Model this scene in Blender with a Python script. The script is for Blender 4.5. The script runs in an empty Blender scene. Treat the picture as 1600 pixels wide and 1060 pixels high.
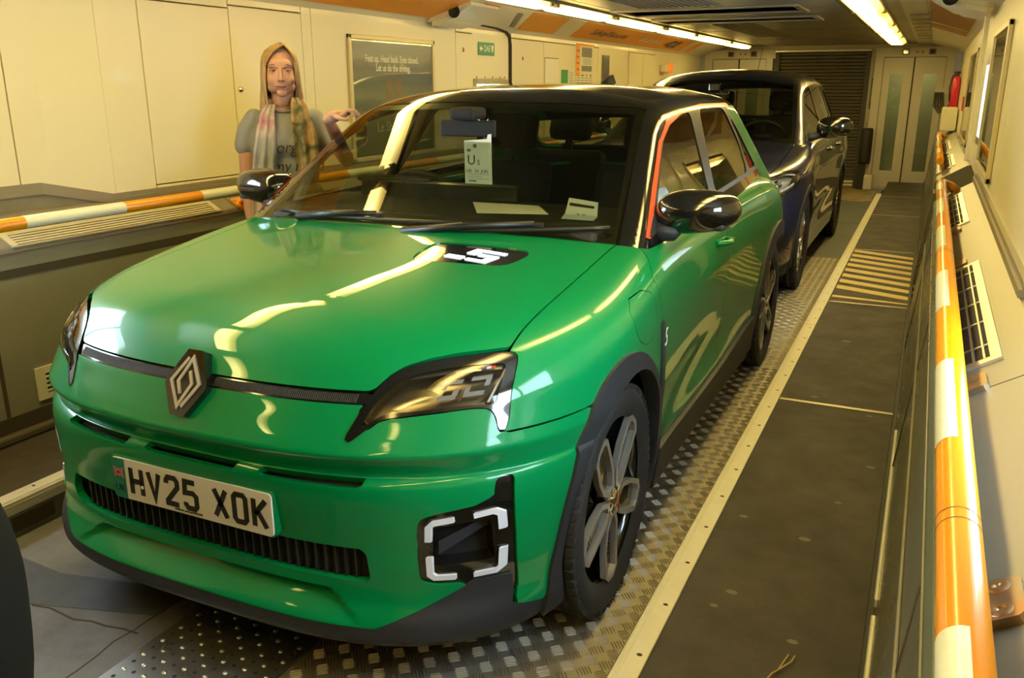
import bpy, bmesh, math, random
import numpy as np
from mathutils import Vector, Matrix

# ------------------------------------------------------------------ camera, world, exposure
scene = bpy.context.scene
COL = scene.collection
random.seed(7)
rng = np.random.default_rng(7)
CAM_H = 1.465; FPX = 1350.0
PITCH = math.atan((530-134.5)/FPX)
YAW = math.atan((1463-800)/(FPX/math.cos(PITCH)))
cam = bpy.data.cameras.new('camera'); camo = bpy.data.objects.new('camera', cam); COL.objects.link(camo)
Fv = Vector((-math.sin(YAW)*math.cos(PITCH), math.cos(YAW)*math.cos(PITCH), -math.sin(PITCH)))
Rv = Vector((math.cos(YAW), math.sin(YAW), 0)); Uv = Rv.cross(Fv)
camo.matrix_world = Matrix(((Rv.x,Uv.x,-Fv.x,0),(Rv.y,Uv.y,-Fv.y,0),(Rv.z,Uv.z,-Fv.z,CAM_H),(0,0,0,1)))
cam.sensor_fit = 'HORIZONTAL'; cam.sensor_width = 36; cam.lens = FPX/1600*36; cam.clip_start = .02; cam.clip_end = 100
scene.camera = camo
scene.view_settings.view_transform = 'Standard'; scene.view_settings.look = 'None'
scene.view_settings.gamma = 1; scene.view_settings.use_curve_mapping = False
scene.view_settings.exposure = 0.0
scene.cycles.use_denoising = True
scene.cycles.max_bounces = 9; scene.cycles.transparent_max_bounces = 12
scene.cycles.caustics_reflective = False; scene.cycles.caustics_refractive = False
scene.cycles.sample_clamp_indirect = 6
world = bpy.data.worlds.new('daylight'); scene.world = world; world.use_nodes = True
world.node_tree.nodes['Background'].inputs[0].default_value = (.66,.82,1.0,1)
world.node_tree.nodes['Background'].inputs[1].default_value = 32.0
LAMP_COL = (1.0,.78,.26); LAMP_POWER = 9.6
#---SHAPE
def pchip(xs, ys):
    xs = np.array(xs, float); ys = np.array(ys, float)
    h = np.diff(xs); d = np.diff(ys)/h
    m = np.zeros(len(xs)); m[0] = d[0]; m[-1] = d[-1]
    for i in range(1, len(xs)-1):
        if d[i-1]*d[i] > 0:
            w1 = 2*h[i]+h[i-1]; w2 = h[i]+2*h[i-1]
            m[i] = (w1+w2)/(w1/d[i-1]+w2/d[i])
    def f(x):
        x = np.clip(x, xs[0], xs[-1])
        i = np.clip(np.searchsorted(xs, x, side='right')-1, 0, len(xs)-2)
        t = (x-xs[i])/h[i]
        return ys[i]*(1+2*t)*(1-t)**2 + m[i]*h[i]*t*(1-t)**2 + ys[i+1]*t*t*(3-2*t) + m[i+1]*h[i]*t*t*(t-1)
    return f

def smax(a, b, k):
    h = np.clip(.5+.5*(a-b)/k, 0, 1)
    return b*(1-h)+a*h+k*h*(1-h)

def bump(x, c, w):
    return np.exp(-((x-c)/w)**2)

class Green:
    L = 3.92; B = .75; N = 2.65; REC = .030
    prof = staticmethod(pchip([.12,.15,.185,.21,.24,.30,.345,.42,.50,.585,.600,.606,.655,.667,.69,.74,.783,.80,.85,.88,.91,1.2],
                 [.16,.07,.015,.0,.003,.030,.037,.037,.026,.014,.018,.036,.008,.0,.010,.040,.065,.078,.115,.145,.20,.9]))
    rprof = staticmethod(pchip([.12,.2,.3,.55,.7,.8,1.0,1.2],[.12,.03,.0,.0,.03,.06,.14,.3]))
    Tc = staticmethod(pchip([0,.1,.2,.35,.55,.8,1.17,1.6,2.2,3.0,3.5,3.95],
               [.80,.868,.905,.937,.965,.99,1.025,1.045,1.06,1.068,1.04,.99]))
    roofc = staticmethod(pchip([1.5,1.7,1.9,2.3,2.8,3.2,3.6],[1.38,1.432,1.458,1.477,1.477,1.457,1.415]))
    def W(s, b, c):
        w = .868 + .019*bump(b,.72,.42) + .026*bump(b,3.28,.45)
        w = w - .9*np.clip(c-.78,0,1)**2*(1+.25*bump(b,1.9,.9)) - .16*np.clip(.55-c,0,1)**1.3
        door = bump(b,1.85,.62)
        w = w - .022*door*bump(c,.50,.13) + .006*door*bump(c,.80,.07) + .01*door*bump(c,.33,.06)
        return w
    def body(s, P):
        a = np.abs(P[...,0]); b = P[...,1]; c = P[...,2]
        w = s.W(b, c)
        rc = np.minimum((.316-c)/.008, (.478-1.5*(c-.249)-a)/.030)
        rc = s.REC*np.clip(rc,0,1)*np.clip((c-.243)/.07,0,1)
        bb = b - s.prof(c) - rc; br = (s.L - b) - s.rprof(c)
        u = np.clip((s.B-bb)/s.B, 0, None); v = np.clip((.62-br)/.62, 0, None)
        tt = np.clip((.72-c)/.38,0,1); n = s.N + .66*tt*tt*(3-2*tt)
        g = ((a/w)**n + u**n)**(1/n) - 1
        g2 = ((a/w)**2.8 + v**2.8)**(1/2.8) - 1
        f1 = np.maximum(g, g2)*.80
        q = (a/.7)
        T = s.Tc(b) - (.034+.028*np.clip((1.17-b)/.85,0,1))*q**2.2
        return smax(f1, (c-T)*.95, .085)
    def cab(s, P):
        a = np.abs(P[...,0]); b = P[...,1]; c = P[...,2]
        ws = ((c-1.0)*.70 - (b-1.02-.30*a*a)*.42)/.816 + .012*(1-((c-1.2)/.22)**2)*0
        Ac = .80 - .42*(c-1.0) - .05*np.clip((b-2.6)/1.2,0,1)**2 - .03*np.clip((1.9-b)/.9,0,1)**2
        sd = (a-Ac)/1.085
        rf = c - (s.roofc(b) - .058*(a/.6)**2.8)
        rr = ((c-1.06)*.50 + (b-3.66-.0*a+.12*a*a)*.42)/.65
        f = smax(ws, sd, .035)
        f = smax(f, rf, .05)
        return smax(f, rr, .07)
    def F(s, P):
        return np.minimum(s.body(P), np.maximum(s.cab(P), .97-P[...,2]))

def march(f, O, D, tmax, n=70, t0=0.0):
    """first outward crossing of f from inside, vectorised"""
    k = len(O); lo = np.full(k, t0); hi = np.full(k, tmax); done = np.zeros(k, bool); prev = np.full(k, t0)
    for t in np.linspace(t0, tmax, n)[1:]:
        v = f(O + D*t)
        hit = (~done) & (v > 0)
        lo[hit] = prev[hit]; hi[hit] = t; done |= hit
        prev[~done] = t
    for _ in range(26):
        m = (lo+hi)/2; v = f(O + D*m[:,None]) > 0
        hi = np.where(v, m, hi); lo = np.where(v, lo, m)
    return (lo+hi)/2, done

def grad(f, P, e=1.5e-3):
    G = np.stack([f(P+np.eye(3)[i]*e)-f(P-np.eye(3)[i]*e) for i in range(3)], -1)
    return G/(np.linalg.norm(G, axis=-1, keepdims=True)+1e-12)
#---ENDSHAPE
# ------------------------------------------------------------------ materials
MATS = {}
def mat(name, col=(.5,.5,.5), rough=.5, metal=0.0, coat=0.0, coat_rough=.05, emit=None, es=0.0, spec=.5, noise=0.0, nscale=20, ncol=None, bumpd=0.0, bscale=60, rnoise=0.0, stretch=None):
    if name in MATS: return MATS[name]
    m = bpy.data.materials.new(name); m.use_nodes = True
    nt = m.node_tree; p = nt.nodes['Principled BSDF']
    p.inputs['Base Color'].default_value = (*col,1); p.inputs['Roughness'].default_value = rough
    p.inputs['Metallic'].default_value = metal; p.inputs['Coat Weight'].default_value = coat
    p.inputs['Coat Roughness'].default_value = coat_rough; p.inputs['Specular IOR Level'].default_value = spec
    if emit: p.inputs['Emission Color'].default_value = (*emit,1); p.inputs['Emission Strength'].default_value = es
    if noise or bumpd or rnoise:
        tc = nt.nodes.new('ShaderNodeTexCoord'); mp = nt.nodes.new('ShaderNodeMapping')
        nt.links.new(tc.outputs['Object'], mp.inputs[0])
        if stretch: mp.inputs['Scale'].default_value = stretch
    if noise or rnoise:
        n = nt.nodes.new('ShaderNodeTexNoise'); n.inputs['Scale'].default_value = nscale; n.inputs['Detail'].default_value = 8; n.inputs['Roughness'].default_value = .65
        nt.links.new(mp.outputs[0], n.inputs['Vector'])
    if noise:
        r = nt.nodes.new('ShaderNodeMapRange'); r.inputs[1].default_value = .38; r.inputs[2].default_value = .68
        nt.links.new(n.outputs[0], r.inputs[0]); r.inputs[4].default_value = noise
        mx = nt.nodes.new('ShaderNodeMix'); mx.data_type = 'RGBA'
        mx.inputs[6].default_value = (*col,1); mx.inputs[7].default_value = (*(ncol or tuple(c*.5 for c in col)),1)
        nt.links.new(r.outputs[0], mx.inputs[0]); nt.links.new(mx.outputs[2], p.inputs['Base Color'])
    if rnoise:
        r = nt.nodes.new('ShaderNodeMapRange'); r.inputs[1].default_value = .3; r.inputs[2].default_value = .7
        r.inputs[3].default_value = max(.02,rough-rnoise); r.inputs[4].default_value = min(1,rough+rnoise)
        nt.links.new(n.outputs[0], r.inputs[0]); nt.links.new(r.outputs[0], p.inputs['Roughness'])
    if bumpd:
        n2 = nt.nodes.new('ShaderNodeTexNoise'); n2.inputs['Scale'].default_value = bscale; n2.inputs['Detail'].default_value = 5
        nt.links.new(mp.outputs[0], n2.inputs['Vector'])
        b = nt.nodes.new('ShaderNodeBump'); b.inputs['Strength'].default_value = bumpd; b.inputs['Distance'].default_value = .01
        nt.links.new(n2.outputs[0], b.inputs['Height']); nt.links.new(b.outputs[0], p.inputs['Normal'])
    MATS[name] = m; return m

def glass(name, tint=(.5,.55,.45), ior=1.5, refl=1.0):
    m = bpy.data.materials.new(name); m.use_nodes = True; nt = m.node_tree; nt.nodes.clear()
    o = nt.nodes.new('ShaderNodeOutputMaterial'); mx = nt.nodes.new('ShaderNodeMixShader')
    t = nt.nodes.new('ShaderNodeBsdfTransparent'); t.inputs[0].default_value = (*tint,1)
    g = nt.nodes.new('ShaderNodeBsdfGlossy'); g.inputs['Roughness'].default_value = .01; g.inputs[0].default_value = (refl,refl,refl,1)
    f = nt.nodes.new('ShaderNodeFresnel'); f.inputs[0].default_value = ior
    # the same reflectance from both faces of the pane
    geo = nt.nodes.new('ShaderNodeNewGeometry'); mi = nt.nodes.new('ShaderNodeMix'); mi.data_type = 'FLOAT'
    mi.inputs[2].default_value = ior; mi.inputs[3].default_value = 1/ior
    nt.links.new(geo.outputs['Backfacing'], mi.inputs[0]); nt.links.new(mi.outputs[0], f.inputs[0])
    mi.inputs[3].default_value = 1/ior
    nt.links.new(f.outputs[0], mx.inputs[0]); nt.links.new(t.outputs[0], mx.inputs[1]); nt.links.new(g.outputs[0], mx.inputs[2])
    nt.links.new(mx.outputs[0], o.inputs[0]); MATS[name] = m; return m

# ------------------------------------------------------------------ mesh helpers
class MB:
    def __init__(s): s.v = []; s.f = []; s.sm = []
    def add(s, vs, fs, smooth=False):
        k = len(s.v); s.v += [tuple(map(float,v)) for v in vs]
        s.f += [tuple(i+k for i in f) for f in fs]; s.sm += [smooth]*len(fs); return s
    def box(s, x0, x1, y0, y1, z0, z1, M=None, bev=0.0):
        if bev > 0:
            b = bmesh.new(); bmesh.ops.create_cube(b, size=1)
            for v in b.verts: v.co = Vector(((x0+x1)/2+v.co.x*(x1-x0), (y0+y1)/2+v.co.y*(y1-y0), (z0+z1)/2+v.co.z*(z1-z0)))
            bev = min(bev, .45*min(abs(x1-x0),abs(y1-y0),abs(z1-z0)))
            bmesh.ops.bevel(b, geom=list(b.edges), offset=bev, segments=2, affect='EDGES', profile=.5)
            b.verts.index_update()
            vs = [v.co.copy() for v in b.verts]; fs = [[v.index for v in f.verts] for f in b.faces]; b.free()
        else:
            vs = [Vector((x,y,z)) for z in (z0,z1) for y in (y0,y1) for x in (x0,x1)]
            fs = [(0,2,3,1),(4,5,7,6),(0,1,5,4),(2,6,7,3),(0,4,6,2),(1,3,7,5)]
        if M is not None: vs = [M @ v for v in vs]
        return s.add(vs, fs)
    def prism(s, poly, h0, h1, fr):
        """poly 2-D points; fr(u,v,h)->3-D; closed solid"""
        n = len(poly)
        vs = [fr(u,v,h0) for u,v in poly]+[fr(u,v,h1) for u,v in poly]
        fs = [tuple(range(n))[::-1], tuple(range(n,2*n))]+[(i,(i+1)%n,n+(i+1)%n,n+i) for i in range(n)]
        return s.add(vs, fs)
    def tube(s, pts, r, n=12, smooth=True, caps=True):
        pts = [Vector(p) for p in pts]; rs = r if hasattr(r,'__len__') else [r]*len(pts)
        vs = []; fs = []; up = None
        for i, p in enumerate(pts):
            t = (pts[min(i+1,len(pts)-1)]-pts[max(i-1,0)]).normalized()
            if up is None: up = t.orthogonal().normalized()
            up = (up - t*up.dot(t)).normalized(); w = t.cross(up)
            for k in range(n):
                a = 2*math.pi*k/n; vs.append(p+(up*math.cos(a)+w*math.sin(a))*rs[i])
        for i in range(len(pts)-1):
            for k in range(n):
                fs.append((i*n+k, i*n+(k+1)%n, (i+1)*n+(k+1)%n, (i+1)*n+k))
        s.add(vs, fs, smooth)
        if caps:
            k = len(s.v)-len(vs); s.f += [tuple(k+j for j in range(n))[::-1], tuple(k+len(vs)-n+j for j in range(n))]; s.sm += [False]*2
        return s
    def lathe(s, prof, n, fr, closed=False, smooth=True, a0=0, a1=2*math.pi):
        """prof (r,h) list; fr(x,y,h) maps"""
        full = abs(a1-a0-2*math.pi) < 1e-6; m = n if full else n+1
        vs = [fr(r*math.cos(a0+(a1-a0)*k/n), r*math.sin(a0+(a1-a0)*k/n), h) for k in range(m) for r,h in prof]
        q = len(prof); fs = []
        for k in range(n):
            k2 = (k+1) % m
            for j in range(q if closed else q-1):
                j2 = (j+1) % q; fs.append((k*q+j, k2*q+j, k2*q+j2, k*q+j2))
        return s.add(vs, fs, smooth)
    def sphere(s, c, r, nu=16, nv=10, M=None):
        c = Vector(c); r = Vector(r) if hasattr(r,'__len__') else Vector((r,r,r))
        vs = []; fs = []
        for j in range(nv+1):
            t = math.pi*j/nv
            for i in range(nu):
                a = 2*math.pi*i/nu; p = Vector((r.x*math.sin(t)*math.cos(a), r.y*math.sin(t)*math.sin(a), r.z*math.cos(t)))
                if M is not None: p = M @ p
                vs.append(c+p)
        for j in range(nv):
            for i in range(nu): fs.append((j*nu+i, (j+1)*nu+i, (j+1)*nu+(i+1)%nu, j*nu+(i+1)%nu))
        return s.add(vs, fs, True)
    def build(s, name, m, parent=None, loc=None, rot=None, weld=False, **props):
        me = bpy.data.meshes.new(name); me.from_pydata(s.v, [], s.f); me.polygons.foreach_set('use_smooth', s.sm)
        me.validate(); me.update()
        if weld:
            b = bmesh.new(); b.from_mesh(me); bmesh.ops.remove_doubles(b, verts=b.verts, dist=1e-5); b.to_mesh(me); b.free()
        return link(name, me, m, parent, loc, rot, **props)

def link(name, me, m, parent=None, loc=None, rot=None, **props):
    o = bpy.data.objects.new(name, me); COL.objects.link(o)
    for x in (m if isinstance(m,(list,tuple)) else [m]): me.materials.append(x)
    if parent is not None: o.parent = parent
    if loc is not None: o.location = loc
    if rot is not None: o.rotation_euler = rot
    for k,v in props.items(): o[k] = v
    return o

def empty(name, loc=(0,0,0), label=None, cat=None, group=None, rot=None, kind=None):
    o = bpy.data.objects.new(name, None); COL.objects.link(o); o.location = loc; o.empty_display_size = .1
    if rot: o.rotation_euler = rot
    return tag(o, label, cat, group, kind)
def tag(o, label=None, cat=None, group=None, kind=None):
    if label: o['label'] = label
    if cat: o['category'] = cat
    if group: o['group'] = group
    if kind: o['kind'] = kind
    return o
def dup(o, parent=None, loc=None, name=None):
    c = o.copy(); COL.objects.link(c)
    if parent is not None: c.parent = parent
    if loc is not None: c.location = loc
    for ch in list(o.children): dup(ch, c)
    return c

def smooth_obj(o, ang=40):
    me = o.data
    for p in me.polygons: p.use_smooth = True
    b = bmesh.new(); b.from_mesh(me)
    lim = math.radians(ang)
    for e in b.edges:
        if len(e.link_faces) == 2 and e.calc_face_angle(0) > lim: e.smooth = False
    b.to_mesh(me); b.free(); return o

_fc = {}
def text_mb(txt, size, fr, depth=.0015, align='CENTER', sx=1.0, shear=0.0, bold=0.0):
    """flat raised lettering; fr(u,v,h)->3-D"""
    cu = bpy.data.curves.new('lettering','FONT'); cu.body = txt; cu.size = size; cu.align_x = align; cu.align_y = 'CENTER'
    cu.extrude = depth/2; cu.offset = bold; cu.resolution_u = 3; cu.space_line = .9
    o = bpy.data.objects.new('lettering', cu); COL.objects.link(o)
    dg = bpy.context.evaluated_depsgraph_get(); me = bpy.data.meshes.new_from_object(o.evaluated_get(dg))
    mb = MB(); mb.add([fr(v.co.x*sx+shear*v.co.y, v.co.y, v.co.z+depth/2) for v in me.vertices], [tuple(p.vertices) for p in me.polygons])
    bpy.data.objects.remove(o); bpy.data.meshes.remove(me); bpy.data.curves.remove(cu)
    return mb

# ---- patches: pieces cut from an analytic surface
class Patch:
    def __init__(s, V, N, F): s.V = V; s.N = N; s.F = F      # F: list of tuples
def grid_patch(V, N, ok, nu, nv, flip=False):
    V = V.reshape(-1,3); N = N.reshape(-1,3); ok = ok.reshape(-1)
    i = np.arange(nu-1)[:,None]*nv + np.arange(nv-1)[None,:]
    q = np.stack([i, i+nv, i+nv+1, i+1], -1).reshape(-1,4)
    q = q[ok[q].all(1)]
    if flip: q = q[:,::-1]
    return Patch(V, N, [tuple(x) for x in q.tolist()])
def clip(P, g):
    """keep g >= 0; g is an array per vertex or a function of the vertex array"""
    if callable(g): g = g(P.V)
    pos = g >= 0; V = list(P.V); N = list(P.N); cache = {}; out = []
    pl = pos.tolist()
    def cut(i, j):
        k = (i,j) if i < j else (j,i)
        if k not in cache:
            t = g[i]/(g[i]-g[j]); V.append(P.V[i]+(P.V[j]-P.V[i])*t)
            n = P.N[i]+(P.N[j]-P.N[i])*t; N.append(n/(np.linalg.norm(n)+1e-12)); cache[k] = len(V)-1
        return cache[k]
    for f in P.F:
        c = [pl[i] for i in f]
        if all(c): out.append(f)
        elif any(c):
            r = []
            for a in range(len(f)):
                i, j = f[a], f[(a+1)%len(f)]
                if pl[i]: r.append(i)
                if pl[i] != pl[j]: r.append(cut(i,j))
            if len(r) >= 3: out.append(tuple(r))
    V = np.array(V); N = np.array(N)
    used = sorted({i for f in out for i in f}); mp = {k:n for n,k in enumerate(used)}
    if not used: return Patch(np.zeros((0,3)), np.zeros((0,3)), [])
    return Patch(V[used], N[used], [tuple(mp[i] for i in f) for f in out])
def offs(P, d): return Patch(P.V+P.N*d, P.N, P.F)
def mirror(P):
    m = np.array([-1,1,1]); return Patch(P.V*m, P.N*m, [f[::-1] for f in P.F])
def join(*Ps):
    V = np.concatenate([p.V for p in Ps]); N = np.concatenate([p.N for p in Ps]); F = []; k = 0
    for p in Ps: F += [tuple(i+k for i in f) for f in p.F]; k += len(p.V)
    return Patch(V, N, F)
def build_patch(P, name, m, parent=None, thick=.006, **props):
    V = P.V.tolist(); N = P.N.tolist(); F = list(P.F)
    if thick:
        cnt = {}
        for f in P.F:
            for a in range(len(f)):
                e = (f[a], f[(a+1)%len(f)]); cnt[e] = 1
        bd = [e for e in cnt if (e[1],e[0]) not in cnt]
        for i, j in bd:
            p, q = P.V[i], P.V[j]; ni, nj = P.N[i], P.N[j]
            o = np.cross(q-p, ni); o = o/(np.linalg.norm(o)+1e-12); k = len(V)
            V += [(p).tolist(), (q).tolist(), (q-nj*thick).tolist(), (p-ni*thick).tolist()]; N += [o.tolist()]*4
            F.append((k+1,k,k+3,k+2))
    me = bpy.data.meshes.new(name); me.from_pydata(V, [], F); me.polygons.foreach_set('use_smooth', [True]*len(me.polygons))
    me.update(); me.normals_split_custom_set_from_vertices(N)
    return link(name, me, m, parent, **props)

def seg_sdf(x, y, poly):
    """signed distance to a closed polygon, positive inside"""
    d = np.full(x.shape, 1e9); ins = np.zeros(x.shape, bool); n = len(poly)
    for i in range(n):
        x0,y0 = poly[i]; x1,y1 = poly[(i+1)%n]; ex, ey = x1-x0, y1-y0
        t = np.clip(((x-x0)*ex+(y-y0)*ey)/(ex*ex+ey*ey+1e-15), 0, 1)
        d = np.minimum(d, np.hypot(x-x0-t*ex, y-y0-t*ey))
        cr = (y0 > y) != (y1 > y)
        with np.errstate(divide='ignore', invalid='ignore'):
            ins ^= cr & (x < (x1-x0)*(y-y0)/((y1-y0) if y1 != y0 else 1e-15)+x0)
    return np.where(ins, d, -d)
def smooth_poly(poly, it=2, keep=()):
    for _ in range(it):
        q = []
        n = len(poly)
        for i in range(n):
            p0, p1 = np.array(poly[i]), np.array(poly[(i+1)%n]); q += [tuple(p0*.75+p1*.25), tuple(p0*.25+p1*.75)]
        poly = q
    return poly
def round_poly(poly, r=.02, it=2):
    q = []; n = len(poly)
    for i in range(n):
        p = np.array(poly[i], float); a = np.array(poly[i-1], float); b = np.array(poly[(i+1)%n], float)
        for o in (a,b):
            d = o-p; L_ = np.linalg.norm(d); q.append(tuple(p+d/L_*min(r, .45*L_)))
    for _ in range(it):   # round only the short corner facets
        z = []; m = len(q)
        for i in range(m):
            p0, p1 = np.array(q[i]), np.array(q[(i+1)%m]); L_ = np.linalg.norm(p1-p0)
            t = min(.25*L_, r*.35)/max(L_,1e-9); z += [tuple(p0+(p1-p0)*t), tuple(p1-(p1-p0)*t)]
        q = z
    return q
AC = lambda poly: (lambda V: seg_sdf(V[:,0], V[:,2], poly))     # front view
BC = lambda poly: (lambda V: seg_sdf(V[:,1], V[:,2], poly))     # side view
AB = lambda poly: (lambda V: seg_sdf(V[:,0], V[:,1], poly))     # plan

def master_front(S, f, c0, c1, nc, amax, na, oy=.80, ax=0.0):
    """fan of rays about a vertical axis, across the nose and round both corners"""
    phi = np.linspace(-amax, amax, na); c = np.linspace(c0, c1, nc) if not hasattr(c0,'__len__') else np.array(c0)
    PH, CC = np.meshgrid(phi, c, indexing='ij')
    O_ = np.stack([np.zeros_like(PH), np.full_like(PH, oy), CC], -1).reshape(-1,3)
    D = np.stack([np.sin(PH), -np.cos(PH), np.zeros_like(PH)], -1).reshape(-1,3)
    t, ok = march(f, O_, D, 1.4, 60, .1)
    V = O_+D*t[:,None]; N = grad(f, V)
    return grid_patch(V, N, ok, len(phi), len(c), flip=False)
def master_side(S, f, bs, th0, th1, nt, oa=.30, oc=.62, half=True):
    """fan of rays about an axis along the car"""
    th = np.linspace(th0, th1, nt); b = np.array(bs)
    BB, TH = np.meshgrid(b, th, indexing='ij')
    O_ = np.stack([np.full_like(BB, oa), BB, np.full_like(BB, oc)], -1).reshape(-1,3)
    D = np.stack([np.cos(TH), np.zeros_like(BB), np.sin(TH)], -1).reshape(-1,3)
    inside = f(O_) < 0
    t, ok = march(f, O_, D, 1.6, 70, 0.0)
    V = O_+D*t[:,None]; N = grad(f, V)
    return grid_patch(V, N, ok & inside, len(b), nt)
def master_top(S, f, as_, bs, ctop=1.6, cbot=.7):
    a = np.array(as_); b = np.array(bs); A_, B_ = np.meshgrid(a, b, indexing='ij')
    O_ = np.stack([A_, B_, np.full_like(A_, cbot)], -1).reshape(-1,3); D = np.tile(np.array([0,0,1.0]), (len(O_),1))
    inside = f(O_) < 0
    t, ok = march(f, O_, D, ctop-cbot, 60, 0)
    V = O_+D*t[:,None]; N = grad(f, V)
    return grid_patch(V, N, ok & inside, len(a), len(b))

PAINT = mat('green_paint', (.0,.215,.060), .34, 0.0, coat=.85, coat_rough=.015, spec=.12)
PAINT.node_tree.nodes['Principled BSDF'].inputs['Coat IOR'].default_value = 1.42
BLACKG = mat('gloss_black', (.006,.006,.006), .12, coat=1.0, coat_rough=.02)
CLAD = mat('black_plastic', (.022,.023,.027), .55, bumpd=.12, bscale=900)
DARK = mat('dark_interior', (.010,.010,.009), .75)
RUBBER = mat('tyre_rubber', (.018,.018,.017), .72, noise=.5, nscale=14, ncol=(.035,.03,.024))
CHROME = mat('chrome', (.75,.75,.73), .12, 1.0)
MACH = mat('machined_alloy', (.40,.37,.31), .34, .55)
ALLOY = mat('silver_alloy', (.60,.60,.60), .22, 1.0)
LED = mat('pale_light_bar', (.72,.74,.80), .35, coat=.5)
WSG = glass('windscreen_glass', (.62,.66,.52), 1.52)
SDG = glass('tinted_side_glass', (.30,.31,.26), 1.6)
CLG = glass('clear_side_glass', (.66,.69,.58), 1.55)
REG = glass('dark_rear_glass', (.42,.44,.34), 1.52)
LENS = glass('lens_glass', (.85,.85,.80), 1.5)
SEAT = mat('seat_fabric', (.016,.016,.015), .85)
WHITE = mat('white_print', (.80,.80,.76), .5); BLACK = mat('black_print', (.008,.008,.008), .5)


def stroke(mb, pts, w, h0, h1, fr, closed=False):
    """mitred ribbon with thickness"""
    n = len(pts); P = [np.array(p, float) for p in pts]; Lf = []; Rt = []
    for i in range(n):
        a = P[i-1] if (i > 0 or closed) else None; c = P[(i+1)%n] if (i < n-1 or closed) else None
        if a is None: d = c-P[i]; d = d/np.linalg.norm(d); m = np.array([-d[1],d[0]]); k = 1
        elif c is None: d = P[i]-a; d = d/np.linalg.norm(d); m = np.array([-d[1],d[0]]); k = 1
        else:
            d1 = P[i]-a; d1 = d1/np.linalg.norm(d1); d2 = c-P[i]; d2 = d2/np.linalg.norm(d2)
            n1 = np.array([-d1[1],d1[0]]); n2 = np.array([-d2[1],d2[0]]); m = n1+n2; m = m/(np.linalg.norm(m)+1e-9); k = 1/max(.45, m@n1)
        Lf.append(P[i]+m*w/2*k); Rt.append(P[i]-m*w/2*k)
    for i in range(n if closed else n-1):
        j = (i+1)%n; q = [Rt[i],Rt[j],Lf[j],Lf[i]]
        mb.prism(q, h0, h1, fr)
    return mb

# ------------------------------------------------------------------ the wagon
CREAM = mat('cream_laminate', (.78,.72,.50), .38, coat=.15, noise=.12, nscale=1.3, ncol=(.72,.65,.42))
CREAM2 = mat('cream_paint', (.82,.78,.64), .32, coat=.2)
OLIVE = mat('olive_grey_paint', (.24,.225,.17), .42, noise=.5, nscale=3, ncol=(.19,.175,.13), rnoise=.12)
SHELFM = mat('brushed_shelf_metal', (.25,.235,.185), .40, .55, noise=.3, nscale=1.5, ncol=(.21,.195,.15))
SHELFL = mat('dull_shelf_paint', (.25,.23,.165), .45, .2, noise=.4, nscale=5)
ALUM = mat('aluminium', (.72,.69,.60), .32, .9, noise=.3, nscale=30, ncol=(.6,.57,.5))
SEAM = mat('seam_shadow_rubber', (.05,.038,.02), .8)
ORANGE = mat('orange_laminate', (.92,.34,.0), .45)
RAILO = mat('rail_orange', (.78,.29,.0), .30, coat=.35)
RAILW = mat('rail_white', (.80,.80,.66), .35, coat=.3, noise=.4, nscale=60, ncol=(.7,.66,.45))
CEILM = mat('ceiling_metal', (.40,.38,.31), .34, .55, noise=.35, nscale=1.6, ncol=(.31,.29,.23), rnoise=.08)
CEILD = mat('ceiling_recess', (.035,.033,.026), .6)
STEEL = mat('door_steel', (.66,.62,.55), .45, .25, noise=.3, nscale=6, ncol=(.60,.55,.47))
def wx(s, d): return .275+d if s > 0 else -3.35-d
ZE, ZT = .843, .955      # front and back height of the sloping shelves
def sbox(mb, s, d0, d1, y0, y1, z0, z1, bev=0):
    a, b = wx(s,d0), wx(s,d1); return mb.box(min(a,b), max(a,b), y0, y1, z0, z1, bev=bev)

# floor: the sunken roadway and both raised walkways
FLOORM = mat('road_floor', (.185,.18,.172), .62, noise=.8, nscale=3.2, ncol=(.085,.081,.078), bumpd=.35, bscale=25, rnoise=.12)
fb = MB(); fb.box(-3.6,.6,-4.1,15.7,-.2,-.081); fb.build('floor_light_seal', SEAM, kind='structure')  # unseen slab added to stop world light leaking through floor gaps
fl = MB(); fl.box(-2.66,-.53,-4,14,-.08,0)
floor = fl.build('floor', FLOORM, kind='structure')
WALKM = mat('walkway_rubber', (.055,.043,.028), .62, noise=.7, nscale=5, ncol=(.035,.028,.019), bumpd=.4, bscale=260, rnoise=.1)
for x0,x1 in ((-.47,.045),(-3.20,-2.655)):
    prev = -4.0
    for y in (-1.6,.4,3.81,5.83,7.90,10.2,12.0,13.99) if x0 > -1 else (-1.2,1.2,4.0,7.0,10.0,13.99):
        m_ = MB(); m_.box(x0,x1,prev+.004,y-.004,-.08,.118); m_.build('walkway_plate', WALKM, floor)
        if y < 13: s_ = MB(); s_.box(x0,x1,y-.012,y+.012,.10,.1215); s_.build('joint_strip', mat('joint_metal',(.42,.38,.28),.4,.7), floor)
        prev = y
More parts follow.
